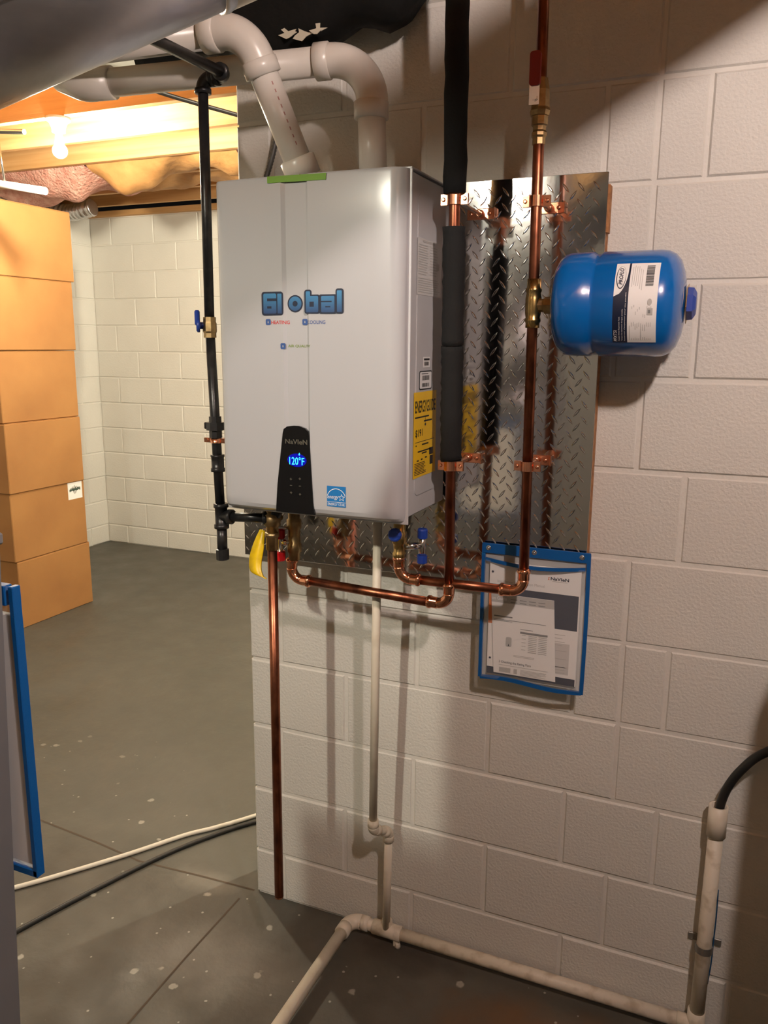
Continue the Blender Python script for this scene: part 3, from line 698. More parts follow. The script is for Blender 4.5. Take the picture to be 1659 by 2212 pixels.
part('tee_branch', G().lathe(onc(TZ), (1, 0, 0), [(.005, .013), (.022, .0135), (.024, .017), (.044, .017), (.044, .010)], 8, smooth=False), brass_dull, t)
g = G(); VZ = 2.10
g.lathe(onc(2.035), (0, 0, 1), [(0, CR), (0, .0130), (.012, .0130), (.016, .0155), (.022, .0155), (.026, .0130), (.034, .0135), (.036, .0165), (.052, .0165), (.053, .0185), (.062, .0205), (.068, .0185), (.100, .0175), (.112, .0150), (.122, .0130), (.122, CR)], 8, smooth=False)
vb = part('shutoff_valve', g, brass_dull, t, 'brass shutoff valve')
vp = onc(2.115)
part('lever', G().prism([(-.010, -.012), (.010, -.012), (.010, .030), (-.010, .030)], (0, -.003, 0), (vp.x-.006, vp.y-.024, vp.z)).lathe((vp.x-.004, vp.y-.016, vp.z), (0, -1, 0), [(0, .006), (.013, .006), (.013, .0045), (.015, .0045)], 6, smooth=False), chrome, vb)
part('lever_sleeve', G().prism(rrect(.021, .062, .006, 5, -.0165, .022), (0, -.010, 0), (vp.x, vp.y-.020, vp.z)), redvinyl, vb, 'dark red lever sleeve')
part('service_valve', G().lathe((.537, -.198, 1.150), (0, 0, 1), [(0, CR), (0, .0135), (.012, .0135), (.016, .0158), (.024, .0158), (.028, .0130), (.045, .0145), (.048, .0175), (.072, .0175), (.076, .0140), (.132, .0140)], 12), brass, t, 'brass service valve')
part('valve_knob', G().lathe((.537, -.214, 1.222), (0, -1, 0), [(0, .007), (.006, .007), (.007, .0155), (.016, .0155), (.019, .012)], 12, smooth=False), capblue, t, 'blue knob')
part('drain_port', G().tube([(.545, -.19, 1.188), (.578, -.165, 1.188)], .008, 14).lathe((.580, -.163, 1.155), (0, 0, 1), [(0, .009), (.06, .009)], 14), chrome, t)
part('port_cap', G().lathe((.580, -.163, 1.145), (0, 0, 1), [(0, .010), (.002, .012), (.020, .012)], 12, smooth=False), capblue, t, 'blue cap')
part('port_cap', G().lathe((.580, -.163, 1.206), (0, 0, 1), [(0, .012), (.018, .012), (.022, .010)], 12, smooth=False), capblue, t, 'blue cap')

# ------------------------------------------------------------------ copper plated pipe clamps on stand-off rods
def clamp(p, bx, bz, label):
    p = V(p); t = thing('pipe_clamp', label, 'clamp', (bx, PY, bz), 'copper plated clamps holding the two risers')
    r = CR+.0004; w = .0105
    for s_ in (-1, 1):
        a = [(r+.0035)*math.cos(PI*i/10) for i in range(11)]; outer = [(p.x+(r+.003)*math.cos(PI*i/10), p.y+s_*(.0006+(r+.003)*math.sin(PI*i/10))) for i in range(11)]
        inner = [(p.x+r*math.cos(PI*i/10), p.y+s_*(.0006+r*math.sin(PI*i/10))) for i in range(11)]
        y1 = p.y+s_*.0006; y2 = p.y+s_*.0042
        left = [(p.x-r-.003, y2), (p.x-r-.017, y2), (p.x-r-.017, y1)]; right = [(p.x+r+.017, y1), (p.x+r+.017, y2), (p.x+r+.003, y2)]
        poly = right+outer[1:-1]+left+inner[::-1]
        part('clamp_half', G().prism(poly, (0, 0, 2*w), (0, 0, p.z-w), (1, 0, 0), (0, 1, 0)), copper_clamp, t)
    for s_ in (-1, 1):
        part('screw', G().lathe((p.x+s_*(r+.011), p.y-.004, p.z), (0, -1, 0), [(0, .0045), (.002, .0042), (.0034, .0025)], 12), copper_clamp, t)
    b = V((bx, PY-.001, bz))
    part('rod', G().tube([p+V((0, r+.002, 0)), b], .0042, 12), mat('threaded_rod', (.75, .70, .62), .25, 1.0), t, 'bright threaded rod')
    part('rod_socket', G().lathe((bx, PY-.004, bz), (0, -1, 0), [(0, .0095), (.012, .0085), (.012, .005)], 16), copper_clamp, t)
    part('wall_bracket', G().box((bx-.030, PY-.0035, bz-.0115), (bx+.036, PY-.0006, bz+.0115), .001).box((bx+.033, PY-.016, bz-.0115), (bx+.036, PY-.0006, bz+.0115), .0008), copper_clamp, t)
    for dx in (-.021, .021):
        part('screw', G().lathe((bx+dx, PY-.0035, bz), (0, -1, 0), [(0, .005), (.002, .0045), (.003, .002)], 12), copper_clamp, t)
clamp(onr(1.930), .663, 1.926, 'upper copper clamp on the foam covered riser, between two foam lengths')
clamp(onc(1.928), .8155, 1.930, 'upper copper clamp on the bare riser above the blue tank')
clamp(onr(1.384), .650, 1.383, 'lower copper clamp on the foam covered riser, just under the foam')
clamp(onc(1.388), .812, 1.388, 'lower copper clamp on the bare riser, below the blue tank')

# ------------------------------------------------------------------ expansion tank
TY, TR = -.160, .1015
t = thing('expansion_tank', 'blue steel expansion tank mounted sideways on the bare copper riser', 'tank', (.98, TY, TZ-TR))
prof = [(.857, .004), (.8585, .030), (.862, .058), (.867, .078), (.874, .0905), (.884, .0985), (.896, .1010), (.937, TR), (.9425, .0968), (.951, .0968), (.957, TR), (1.064, TR), (1.078, .0995), (1.090, .0935), (1.100, .082), (1.108, .060), (1.112, .036), (1.1135, .004)]
part('shell', G().lathe((0, TY, TZ), (1, 0, 0), prof, 64), tankblue, t)
part('nipple', G().lathe((.836, TY, TZ), (1, 0, 0), [(0, .0105), (.024, .0105)], 16), brass_dull, t)
part('valve_plate', G().prism([(.040*math.cos(PI/3*i+.2), .040*math.sin(PI/3*i+.2)) for i in range(6)], (.0012, 0, 0), (1.1150, TY, TZ), (0, 1, 0), (0, 0, 1)), brass, t)
part('air_valve_cap', G().lathe((1.1160, TY, TZ), (1, 0, 0), [(0, .031), (.010, .030), (.014, .024), (.016, .020)], 6, smooth=False), capblue, t, 'blue hexagonal plastic cap')
def onT(x, s): # s = arc length upward from the front of the tank
    a = s/TR; r = TR+.0006
    return V((x, TY-r*math.cos(a), TZ+r*math.sin(a)))
def patch(poly_fn, n=24): return poly_fn
LX0, LX1, LS0, LS1 = .990, 1.069, -.082, .078
def tpatch(name, x0, x1, s0, s1, m, lift=0, parent=None):
    g = G().grid(lambda u, v: onT(x0+(x1-x0)*u, s0+(s1-s0)*v)+V((0, -lift*math.cos((s0+(s1-s0)*v)/TR), lift*math.sin((s0+(s1-s0)*v)/TR))), 4, 18)
    return part(name, g, m, parent)
lb = tpatch('label', LX0, LX1, LS0, LS1, paper, 0, t); lb['label'] = 'white and navy product label'
tpatch('label_band', LX0, LX0+.027, LS0, LS1, navy, .0002, lb)
g = G(); ov = []   # white rounded panel holding the brand oval
def lift(x, s, l): return onT(x, s)+V((0, -l*math.cos(s/TR), l*math.sin(s/TR)))
def tpoly(name, pts, m, l, parent=lb):
    g = G(); g.add([lift(x, s, l) for x, s in pts], [tuple(range(len(pts)))]); return part(name, g, m, parent, recalc=False)
def tfan(name, x0, xw, s0, s1, m, l, n=14, fn=lambda k: 1.0):
    g = G().grid(lambda u, v: lift(x0+xw*(u if True else 0)*fn(v), s0+(s1-s0)*v, l), 2, n); return part(name, g, m, lb)
tfan('label_panel', LX0, .0235, .010, LS1, paper, .0004, fn=lambda v: min(1, math.sqrt(max(0, 1-(1-min(1, v*1.35))**2))))
def oval(name, cx, cs, rx, rs, m, l):
    g = G(); n = 30; g.add([lift(cx, cs, l)]+[lift(cx+rx*math.cos(2*PI*i/n), cs+rs*math.sin(2*PI*i/n), l) for i in range(n)], [(0, 1+i, 1+(i+1) % n) for i in range(n)]); part(name, g, m, lb, recalc=False)
oval('logo_oval', LX0+.0110, .047, .0088, .0235, navy, .0006); oval('logo_oval', LX0+.0114, .0483, .0077, .0215, paper, .0008)
# lettering reads upward: text x axis -> +s, text y axis -> -x
def vt(s, x0, s0, w, h, m, l=.0010, off=0, sh=0): text('label_lettering', s, w, h, m, (0, 0, 0), X, Y, lb, offset=off, shear=sh, mapf=lambda a, b: lift(x0-b, s0+a, l))
vt('PROFLO', LX0+.0148, .0315, .034, .0075, navy, off=.02, sh=.2)
vt('PFXT5I', LX0+.0085, -.078, .025, .0062, paper, sh=.2)
vt('Potable Water Expansion Tank', LX0+.0140, -.077, .050, .0030, paper); vt('Tanque de expansion de agua potable', LX0+.0190, -.077, .064, .0028, paper); vt("Reservoir d'expansion pour eau potable", LX0+.0240, -.077, .094, .0028, paper)
fl_ = []
def tl(rects, m=greyink):
    g = G()
    for x, s, w, h in rects: g.add([lift(x, s, .0006), lift(x+w, s, .0006), lift(x+w, s+h*.5, .0006), lift(x+w, s+h, .0006), lift(x, s+h, .0006), lift(x, s+h*.5, .0006)], [(0, 1, 2, 5), (5, 2, 3, 4)])
    part('fine_print', g, m, lb, recalc=False)
tl([(LX0+.031+.0034*i, -.076, .0009, .03+.045*random.random()) for i in range(12)]+[(LX0+.031+.0036*i, .02+.012*random.random(), .0009, .041) for i in range(6)], lightgrey)
tl([(LX0+.056, .028+.0022*i, .014, random.uniform(.0008, .0016)) for i in range(20)], blackink)
oval('certification_mark', LX0+.066, -.001, .004, .006, lightgrey, .0006); tl([(LX0+.062, -.024, .010, .012)], lightgrey); tl([(LX0+.064, -.021, .004, .006)], greyink)

# ------------------------------------------------------------------ relief pipe, condensate pipe, floor drain, standpipe
t = thing('relief_pipe', 'long vertical copper discharge pipe ending open near the floor', 'pipe', (.238, -.265, .235))
part('relief_tube', G().tube([(.240, -.265, 1.195), (.238, -.265, .235)], CR+.0004, 22), copper, t)
part('tube_end', G().lathe((.238, -.265, .2345), (0, 0, 1), [(0, .009), (0, CR+.0006), (.004, CR+.0006)], 22, cap=False), copper_new, t)
part('adapter', G().lathe((.240, -.265, 1.165), (0, 0, 1), [(0, CR), (0, .014), (.03, .014), (.032, .017), (.042, .017), (.042, CR)], 12), brass_dull, t)
part('relief_valve', G().lathe((.240, -.262, 1.205), (0, 0, 1), [(0, .0145), (.016, .0145), (.018, .019), (.045, .019), (.048, .014), (.066, .014)], 12).tube([(.240, -.262, 1.236), (.240, -.225, 1.236)], .008, 12), brass_dull, t, 'brass relief valve')

def pv_socket(g, p, ax, r, L_=.026):
    g.lathe(p, ax, [(0, r), (.0005, r+.004), (L_, r+.004), (L_+.001, r)], 22)
QR = .0107
t = thing('condensate_pipe', 'thin cream plastic condensate pipe dropping from the heater with an offset near the bottom', 'pipe', (.44, -.1, .04))
k0, k1, k2, k3 = V((.462, -.150, 1.283)), V((.4405, -.122, .398)), V((.4545, -.050, .352)), V((.4470, -.043, .045))
part('upper_pipe', G().tube([k0, k1+V((0, 0, .02))], QR, 20), pvc_cream, t)
part('offset_pipe', G().tube([k1, k2], QR, 20), pvc_cream, t)
part('lower_pipe', G().tube([k2, k3], QR, 20), pvc_cream, t)
for a, c, b in ((k0, k1, k2), (k1, k2, k3)):
    g = G(); pts = arc(a, c, b, .018, 6); g.tube(pts, QR+.0032, 20)
    for q, o in ((pts[0], a), (pts[-1], b)):
        d = (o-c).normalized(); g.lathe(q, d, [(0, QR+.003), (.001, QR+.004), (.018, QR+.004), (.019, QR)], 20)
    part('elbow', g, pvc_dirty, t)
DR = .0167; DZ = .036
t = thing('drain_pipe', 'cream plastic drain pipe lying along the foot of the wall and turning toward the viewer', 'pipe', (.8, -.05, 0))
d0, d1, d2 = V((.330, -1.20, DZ-.015)), V((.335, -.036, DZ)), V((1.255, -.034, DZ))
part('wall_run', G().tube([d1+V((.12, 0, 0)), d2], DR, 24), pvc_dirty, t)
part('floor_run', G().tube([d0, d1-V((0, .04, 0))], DR, 24), pvc_cream, t)
g = G(); pts = arc(d0, d1, d2, .034, 8); g.tube(pts, DR+.004, 24); pv_socket(g, pts[0], (0, -1, 0), DR, .028); pv_socket(g, pts[-1], (1, 0, 0), DR, .022)
part('elbow', g, pvc_cream, t)
g = G(); g.lathe((.405, -.036, DZ), (1, 0, 0), [(0, DR), (.001, DR+.0042), (.084, DR+.0042), (.085, DR)], 24); g.lathe((.447, -.037, DZ), (0, 0, 1), [(0, .014), (.034, .0152), (.034, QR)], 20)
part('tee', g, pvc_dirty, t)
part('connector_pipe', G().tube([(.372, -.036, DZ), (.41, -.036, DZ)], DR, 24), pvc_cream, t)
part('pipe_foot', G().lathe((.483, -.046, .0), (0, 0, 1), [(0, .009), (.008, .008), (.016, .006)], 12).box((.47, -.05, .001), (.485, -.03, .022), .002), mat('clear_caulk', (.62, .56, .46), .35), t)
t = thing('standpipe', 'upright cream plastic standpipe strapped to the wall on the right', 'pipe', (1.258, -.04, 0))
part('upright_pipe', G().tube([(1.257, -.038, .012), (1.2605, -.038, .56)], DR, 24), pvc_dirty, t)
g = G(); g.lathe((1.2605, -.038, .548), (0, 0, 1), [(0, DR), (.001, DR+.0042), (.076, DR+.0042), (.076, DR-.001), (.02, DR-.002)], 26, cap=False); part('top_coupling', g, pvc_cream, t)
g = G(); g.lathe((1.2565, -.036, .004), (0, 0, 1), [(0, DR+.004), (.075, DR+.004), (.076, DR)], 24); g.lathe((1.2565, -.036, DZ), (-1, 0, 0), [(0, DR+.004), (.042, DR+.004), (.043, DR)], 24); part('tee', g, pvc_dirty, t)
g = G(); 
rgs = []
for i in range(13):
    a = PI*i/12; rgs.append([V((1.2585+(DR+r)*math.cos(a)*1.02, -.036-(DR+r)*math.sin(a), .252+dz)) for r, dz in ((.0008, -.009), (.0026, -.009), (.0026, .009), (.0008, .009))])
g.rings(rgs, smooth=False)
for a_, b_ in ((1.222, 1.243), (1.274, 1.296)): part('strap_ear', G().box((a_, -.006, .243), (b_, -.002, .261), .001), mat('dull_galvanised', (.30, .29, .27), .5, .8), t)
part('pipe_strap', g, mat('dull_galvanised', (.30, .29, .27), .5, .8), t, 'dull metal strap')
t = solo('drain_hose', G().tube(bez([(1.262, -.037, .50), (1.2625, -.038, .60), (1.266, -.040, .640), (1.278, -.046, .685), (1.300, -.052, .730), (1.335, -.056, .775), (1.40, -.070, .820), (1.52, -.12, .85), (1.70, -.25, .80)], 8), .0098, 18), blackrubber, 'black rubber hose curving out of the top of the standpipe', 'hose')
solo('wall_cable', G().tube(bez([(1.2775, -.019, .40), (1.279, -.0185, .33), (1.2785, -.018, .26), (1.278, -.018, .20), (1.2745, -.019, .145)], 5), .0016, 8), mat('blue_cable', srgb('1c4a70'), .5), 'thin blue cable tucked behind the standpipe', 'cable')

# ------------------------------------------------------------------ document pouch on the plate
PYP = -.066
def bulge(x, z): # film belly
    u = (x-.697)/(.946-.697); v = (z-.845)/.33
    return -.010*math.sin(PI*min(max(u, 0), 1))*math.sin(PI*min(max(v, 0), 1))**.7
t = thing('document_pouch', 'clear vinyl document pouch with blue edging fixed below the tread plate', 'pouch', (.82, PYP, .845))
lx, rx, bz, tz = .699, .944, .848, 1.181
part('back_film', G().box((lx, PYP+.0065, bz+.004), (rx, PYP+.0072, tz-.004)), mat('back_film', (.70, .70, .68), .3, alpha=.45), t)
def edge_strip(name, pts, w, m=bluebind, th=.0022):
    g = G(); rg = []
    for i, p in enumerate(pts):
        a = pts[max(i-1, 0)]; b = pts[min(i+1, len(pts)-1)]; tt = (b-a).normalized(); n = V((-tt.z, 0, tt.x))*w
        rg.append([p-n+V((0, -th, 0)), p+n+V((0, -th, 0)), p+n+V((0, th, 0)), p-n+V((0, th, 0))])
    g.rings(rg, smooth=False); return part(name, g, m, t)
yy = PYP+.003
edge_strip('edge_binding', [V((lx, yy, bz+(tz-bz)*i/8)) for i in range(9)], .0044)
edge_strip('edge_binding', [V((rx+.002*math.sin(PI*i/8), yy-.003*math.sin(PI*i/8), bz-.003+(tz-bz+.003)*i/8)) for i in range(9)], .0044)
edge_strip('edge_binding', [V((lx+(rx-lx)*i/16, yy-.008*math.sin(PI*i/16), bz+.003*math.sin(PI*i/16)+(.004*math.sin(2*PI*i/16)))) for i in range(17)], .0048)
part('hanging_strip', G().box((lx-.004, yy-.003, tz-.020), (rx+.004, yy+.003, tz+.004), .001), bluebind, t, 'blue vinyl hanging strip with eyelets')
edge_strip('mouth_binding', [V((lx+.006+(rx-lx-.012)*i/14, yy-.003-.016*math.sin(PI*i/14), tz-.034-.006*math.sin(PI*i/14))) for i in range(15)], .0040)
for ex in (.711, .820, .929):
    part('eyelet', G().lathe((ex, yy-.0025, tz-.007), (0, -1, 0), [(0, .0062), (.0018, .0055), (.0018, .0025), (-.001, .0022)], 18, cap=False).lathe((ex, yy-.001, tz-.007), (0, -1, 0), [(0, .0035), (.0045, .0032), (.006, .001)], 10), chrome, t)
g = G().grid(lambda u, v: (lx+.004+(rx-lx-.008)*u, yy-.006+bulge(lx+(rx-lx)*u, bz+(tz-.036-bz)*v)*1.0-.006*math.sin(PI*u)*v, bz+.003+(tz-.038-bz)*v), 12, 12)
part('front_film', g, clear, t)
# manual booklet
t = thing('manual_booklet', 'white installation manual with a navy block, inside the clear wall pouch', 'booklet', (.825, PYP, .862))
my = PYP+.0005
mz0, mz1, mx0, mx1 = .862, 1.143, .716, .930
part('pages', G().box((mx0, my-.0015, mz0), (mx1, my+.005, mz1), .0006), paper, t)
MY = my-.0018
def flat(name, x0, x1, z0, z1, m, parent, y): return part(name, G().box((x0, y, z0), (x1, y+.0003, z1)), m, parent)
flat('cover_block', .730, .927, .998, 1.082, navy, t, MY); flat('cover_stripe', mx0+.0005, .730, .990, 1.068, orange, t, MY-.0002)
flat('cover_band', mx0+.0005, mx1-.002, mz0+.0005, .880, navy, t, MY)
flat('cover_panel', .872, .912, .888, .964, mat('pale_grey_print', (.60, .585, .57), .6), t, MY)
text('cover_lettering', 'NaVIeN', .042, .0075, navy, (.861, MY-.0003, 1.1135), X, Y, t, offset=.03); part('brand_flame', G().prism([(.8545, 1.1135), (.8585, 1.1135), (.8568, 1.1165), (.8590, 1.1205), (.8550, 1.1190), (.8560, 1.1165)], (0, .0002, 0), (0, MY-.0003, 0)), orange, t)
text('cover_lettering', 'Installation & Operation Manual', .112, .0085, lightgrey, (.736, MY-.0003, 1.0915), X, Y, t)
lines('fine_print', [(.865, 1.1105, .035, .001)]+[(.876, .984-.0085*i, .025-.006*(i % 2), .0012) for i in range(4)]+[(.876, .945-.02*i, .03, .0015) for i in range(3)]+[(.876, .905-.007*i, .028, .0015) for i in range(3)], 0, lightgrey, (0, MY-.0004, 0), X, Y, t)
for hz in (1.118, .902): part('punch_hole', G().prism([(.7235+.0028*math.cos(PI*i/8), hz+.0028*math.sin(PI*i/8)) for i in range(16)], (0, .0003, 0), (0, MY-.0002, 0)), navy, t)
# guide sheet in front
t = thing('guide_sheet', 'smaller printed guide sheet with a grey header, in front of the manual in the pouch', 'paper', (.805, PYP-.004, .868))
gy = PYP-.0040; sk = .012   # slightly tilted
def sp(x, z): return (x+.012*(1.065-z)/.2, z-.0)
part('sheet', G().prism([(.7345, .868), (.884, .868), (.872, 1.066), (.7225, 1.066)], (0, .0006, 0), (0, gy, 0)), paper, t)
part('header_band', G().prism([(.7238, 1.045), (.8732, 1.045), (.872, 1.0655), (.7225, 1.0655)], (0, .0003, 0), (0, gy-.0004, 0)), lightgrey, t)
GY_ = gy-.0008
text('header_lettering', 'on Guide', .036, .008, paper, (.7245, GY_, 1.0515), X, Y, t)
lines('fine_print', [(.770+.022*i, 1.055, .016, .0018) for i in range(4)]+[(.770+.022*i, 1.048, .016, .0018) for i in range(4)]+[(.731, 1.010, .045, .003), (.731, 1.003, .125, .0012), (.731, 1.000, .045, .0012), (.796, .985, .03, .0012), (.796, .975, .065, .005)], 0, greyink, (0, GY_, 0), X, Y, t)
lines('table_print', [(.800, .971-.0045*i, .010, .0014) for i in range(0, 10, 2)]+[(.816, .971-.0045*i, .020, .0016) for i in range(10)]+[(.840, .971-.0045*i, .020, .0016) for i in range(10)], 0, lightgrey, (0, GY_, 0), X, Y, t)
part('diagram', G().prism(rrect(.014, .024, .004, 4, .762, .938), (0, .0003, 0), (0, GY_, 0)), lightgrey, t); part('diagram_mark', G().prism([(.7675, .940), (.7705, .940), (.769, .946)], (0, .0003, 0), (0, GY_-.0003, 0)), blackink, t)
text('sheet_lettering', '3 Checking the Rating Plate', .078, .0075, greyink, (.747, GY_, .8935), X, Y, t, offset=.01)
lines('fine_print', [(.747, .8895, .118, .001), (.800, .883, .062, .0012), (.800, .880, .06, .0012), (.800, .877, .062, .0012), (.800, .874, .05, .0012), (.800, .871, .06, .0012), (.748, .872, .028, .012), (.784, .872, .008, .012)]+[(.782, .918-.003*i, .05, .001) for i in range(2)], 0, lightgrey, (0, GY_, 0), X, Y, t)

# ------------------------------------------------------------------ furnace, flue and its own pouch
t = thing('furnace', 'grey sheet metal furnace cabinet cut off by the left edge', 'furnace', (.32, -1.65, 0))
part('cabinet', G().prism([(.13, 0), (.394, 0), (.484, 1.425), (.13, 1.425)], (0, .808, 0), (0, -2.05, 0)), furnace_m, t)
part('cabinet_top', G().box((.126, -2.054, 1.423), (.488, -1.239, 1.436), .002), furnace_m, t)
part('supply_plenum', G().box((.35, -2.04, 1.4362), (.480, -1.58, ZC-.004), .002), galv, t)
part('flue_collar', G().lathe((.4055, -1.362, 1.4355), (0, 0, 1), [(0, .093), (.004, .093), (.006, .0925), (.03, .0925)]), galv, t)
t = thing('flue_duct', 'round galvanised flue duct rising overhead at the top left corner', 'duct', (.4055, -1.362, 1.45))
FRR = .090
e0, e1_, e2_ = V((.4055, -1.362, 1.452)), V((.4050, -1.361, 1.876)), V((1.524, -.537, 2.551))
ea = arc(e0, e1_, e2_, .13, 10); dv = (e2_-e1_).normalized()
part('vertical_section', G().tube([e0, ea[0]], FRR, 40), galv, t)
part('elbow', G().tube(ea, FRR+.001, 40), galv, t)
sm0 = ea[-1]; sm1 = e1_+dv*.42
part('rising_section', G().tube([sm0, sm1], FRR, 40), galv, t)
part('rising_section', G().tube([sm1-dv*.02, e2_], FRR+.0022, 40), galv, t)
part('seam_band', G().lathe(sm1-dv*.024, dv, [(0, FRR), (0, FRR+.0028), (.006, FRR+.0036), (.012, FRR+.0022)], 40, cap=False), galv, t)
nrm = dv.cross(V((0, 0, 1))).normalized()
part('lock_seam', G().tube([sm0+nrm*FRR*.9+dv.cross(nrm)*FRR*.45, sm1+nrm*FRR*.9+dv.cross(nrm)*FRR*.45], .004, 8), galv, t)
t = thing('document_pouch', 'clear pouch with blue edging hanging at the back corner of the grey furnace', 'pouch', (.37, -1.2255, 1.004))
qx0, qx1, qz0, qz1, qy = .250, .484, 1.004, 1.370, -1.2255
part('back_film', G().box((qx0, qy-.004, qz0), (qx1, qy-.0035, qz1)), clear, t)
part('edge_binding', G().box((qx1-.0068, qy-.006, qz0-.004), (qx1+.001, qy+.006, qz1), .001), bluebind, t); part('edge_binding', G().box((qx0, qy-.006, qz0), (qx0+.010, qy+.006, qz1), .001), bluebind, t)
part('edge_binding', G().box((qx0, qy-.006, qz0-.005), (qx1, qy+.006, qz0+.005), .001), bluebind, t); part('hanging_strip', G().box((qx0, qy-.006, qz1-.024), (qx1-.012, qy+.006, qz1), .001), bluebind, t)
solo('folded_papers', G().box((qx0+.014, qy-.0025, qz0+.009), (qx1-.0072, qy+.005, 1.335), .001), paper, 'white papers inside the pouch at the furnace corner', 'paper')
# tall tank beyond the right edge of the frame, seen by its shadow on the wall
t = thing('storage_tank', 'tall grey tank standing out of frame at the right, shading the wall', 'tank', (1.64, -.50, 0))
part('tank_body', G().lathe((1.64, -.50, 0), (0, 0, 1), [(0, .20), (.01, .215), (1.36, .215), (1.40, .20), (1.42, .12), (1.425, .01)], 48), furnace_m, t)
part('tank_nipple', G().lathe((1.58, -.5, 1.41), (0, 0, 1), [(0, .012), (.08, .012)], 12), brass_dull, t)

# ------------------------------------------------------------------ black sheeting bundle above the vents
t = thing('insulated_duct', 'black plastic wrapped duct bundle hanging along the top of the wall', 'duct', (.25, -.09, 2.30))
g = G(); rg = []
for i in range(21):
    k = i/20; x = -.20+.765*k; 
    endk = math.sqrt(max(0.0, 1-max(0, (k-.86)/.14)**2)); 
    cz = 2.455+.012*math.sin(k*9)+.03*(1-k)+.055*k*k*k; hz = (.178+.014*math.sin(k*14+1)+.008*math.sin(k*31)); hy = .078
    hz *= .35+.65*endk; hy *= .35+.65*endk
    rg.append([(x+.004*math.sin(j*2.1), -.086-hy*math.copysign(abs(math.cos(2*PI*j/28))**.8, math.cos(2*PI*j/28)), cz+(0.05*(1-endk))+hz*math.copysign(abs(math.sin(2*PI*j/28))**.7, math.sin(2*PI*j/28))*(1+.02*math.sin(j*3+i))) for j in range(28)])
g.rings(rg); part('black_wrap', g, blackpoly, t)
for k, (x, z, w) in enumerate(((.235, 2.318, .030), (.275, 2.308, .034), (.315, 2.312, .024))):
    q = [(x+w*math.cos(PI*i/5)*(.6+.4*math.sin(i*2.3+k)), z+.012*math.sin(PI*i/5)*(.7+.5*math.cos(i*1.7+k))) for i in range(10)]
    part('torn_wrap', G().prism(q, (0, .0015, 0), (0, -.146-.004*k, 0)), mat('torn_pale_wrap', (.62, .58, .46), .7), t, 'torn pale lining' if k == 0 else None)

# ------------------------------------------------------------------ cardboard boxes, one stack of six
names = ['bottom cardboard box of the stack of six, standing on the floor', 'second cardboard box from the floor, with a small white label', 'third cardboard box from the floor, above the labelled one', 'fourth cardboard box from the floor in the stack of six', 'fifth cardboard box from the floor, next to the top one', 'topmost cardboard box of the stack, lit by the bulb']
for k in range(6):
    dx, dy = (0, .0, .008, -.003, .004, .006)[k]-.0, (.012, 0, -.004, .0, .008, .028)[k]
    x0, x1, y0, y1 = -3.02+dx, -2.50+dx, 1.432+dy, 2.006+dy; z0, z1 = .399*k+.0005, .399*(k+1)-.0015
    t = thing('cardboard_box', names[k], 'box', ((x0+x1)/2, (y0+y1)/2, z0), 'cardboard boxes stacked in the far corner')
    part('carton', G().box((x0, y0, z0), (x1, y1, z1-.003), .004), card, t)
    part('lid_flap', G().box((x0+.002, y0+.002, z1-.0035), (x1-.002, (y0+y1)/2-.001, z1), .001), card, t)
    part('lid_flap', G().box((x0+.002, (y0+y1)/2+.001, z1-.0035), (x1-.002, y1-.002, z1), .001), card, t)
    if k == 1:
        lab = part('label', G().box((x1-.001, 1.868, .692), (x1+.0008, 1.985, .796)), paper, t, 'small white shipping label')
        crest = [(.036, .066), (.030, .072), (.036, .080), (.046, .076), (.056, .088), (.064, .077), (.076, .080), (.080, .068), (.076, .052), (.066, .036), (.052, .030), (.042, .044)]
        part('label_crest', G().prism(crest, (.0002, 0, 0), (x1+.0009, 1.868, .692), (0, 1, 0), (0, 0, 1)), lightgrey, lab)
        band = [(.012+.0091*i, .048+.002*((i*7) % 3)+.0012*i*.3, .0080, .016+.003*((i*5) % 2)) for i in range(10)]
        lines('label_mark', band, 0, mat('dark_green_ink', srgb('2c4238'), .5), (x1+.0013, 1.868, .692), (0, 1, 0), (0, 0, 1), lab)
        lines('label_mark', [(.012, .055, .088, .005)], 0, mat('dark_green_ink', srgb('2c4238'), .5), (x1+.0015, 1.868, .692), (0, 1, 0), (0, 0, 1), lab)

# ------------------------------------------------------------------ ceiling things in the room beyond
def batt(x0, x1, y0, y1, sag, label, seed, m):
    rnd = random.Random(seed); ph = rnd.random()*6
    t = thing('insulation_batt', label, 'insulation', ((x0+x1)/2, (y0+y1)/2, ZC-sag), 'insulation batts sagging between the far joists')
    def f(u, v, d=0):
        x = x0+(x1-x0)*u; y = y0+(y1-y0)*v
        s = sag*(.55+.45*math.sin(ph+u*5.5))*(.35+.65*min(1, 6*u, 6*(1-u)))
        return (x, y, ZC+.02-(s+.02)*math.sin(PI*v)**.8-.012*math.sin(u*23+v*9+ph)+d)
    part('paper_facing', G().grid(lambda u, v: f(u, v), 26, 12), kraft if m == 'kraft' else fibre, t)
    g = G(); g.grid(lambda u, v: f(u*.98+.01, v*.96+.02, .012+.05*math.sin(PI*v)), 24, 10); part('fibre_fill', g, fibre, t)
batt(-2.30, -1.30, 1.973, 2.325, .17, 'sagging kraft faced insulation batt hanging right of the bulb', 3, 'kraft')
batt(-3.35, -2.32, 1.973, 2.325, .15, 'pinkish insulation batt hanging behind the bulb', 5, 'fibre')
batt(-3.50, -2.35, 2.371, 2.722, .12, 'pink insulation batt farthest left near the far corner', 8, 'fibre')
batt(-2.34, -1.10, 2.371, 2.722, .12, 'kraft faced insulation batt nearest the far wall top', 11, 'kraft')
g = G(); pts = []; R = []
for i in range(49):
    k = i/48; pts.append((-3.50+.40*k, 2.92+.02*math.sin(k*5), 2.585-.02*math.sin(k*3))); R.append(.055+.006*math.sin(k*60))
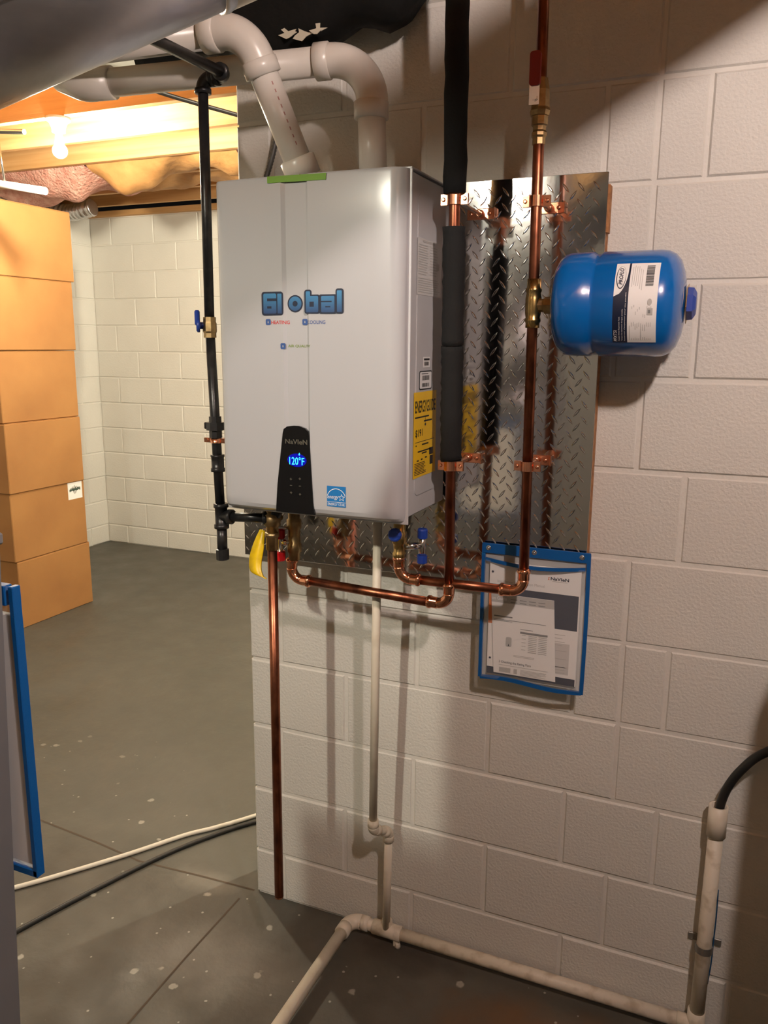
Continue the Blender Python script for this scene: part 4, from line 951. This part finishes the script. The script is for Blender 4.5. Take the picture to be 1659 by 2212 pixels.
g.tube(pts, R, 20); solo('flexible_duct', g, foil, 'silver flexible duct end above the stacked boxes', 'duct')
t = thing('ceiling_pipe', 'white plastic pipe hung under the joists left of the bulb', 'pipe', (-2.2, 1.28, 2.39))
part('pipe_run', G().tube([(-3.2, 1.30, 2.43), (-2.26, 1.29, 2.415), (-1.95, 1.31, 2.36)], .018, 16), pvc, t); part('hanger', G().tube([(-2.19, 1.29, 2.41), (-2.20, 1.28, ZC+.002)], .005, 8), chrome, t)
solo('conduit', G().tube([(-2.9, 1.04, 2.60), (-2.23, 1.05, 2.602), (-1.80, 1.06, 2.56)], .011, 12), chrome, 'thin metal conduit running toward the bulb', 'conduit')
for dy, lab in ((0, 'upper black cable crossing under the joists left of the wall end'), (.05, 'lower black cable crossing under the joists left of the wall end')):
    solo('electric_cable', G().tube(bez([(-1.03, .62+dy, 2.612), (-.955, .965+dy, 2.605), (-.865, 1.345+dy, 2.61), (-.80, 1.62+dy, 2.615)], 6), .007, 8), wire_black, lab, 'cable')
g = G(); pts = bez([(.140, -.020, 2.20), (.128, -.018, 2.145), (.112, -.018, 2.09), (.094, -.020, 2.04), (.09, -.03, 1.99)], 14); g.tube(pts, [.0062+.0012*(i % 2) for i in range(len(pts))], 12)
solo('armoured_cable', g, braid, 'dark armoured cable on the wall behind the slanting vent pipe', 'cable')

# ------------------------------------------------------------------ cords on the floor
solo('floor_cord', G().tube(bez([(-1.0, -.62, .0075), (-.80, -.43, .0075), (-.67, -.281, .0075), (-.584, -.17, .0075), (-.475, -.018, .0075), (-.373, .14, .0075), (-.311, .212, .0075), (-.225, .327, .0075), (-.10, .52, .0075), (.1, .75, .0075)], 6), .0072, 12), whitecord, 'white cord winding across the floor toward the wall end', 'cord')
solo('floor_cord', G().tube(bez([(-.85, -1.3, .0075), (-.60, -.68, .0075), (-.52, -.414, .0075), (-.454, -.209, .0075), (-.371, .015, .0075), (-.29, .17, .0075), (-.205, .295, .0075), (-.05, .47, .0075), (.2, .65, .0075)], 6), .0072, 12), blackrubber, 'black cord lying straight across the floor below the white one', 'cord')
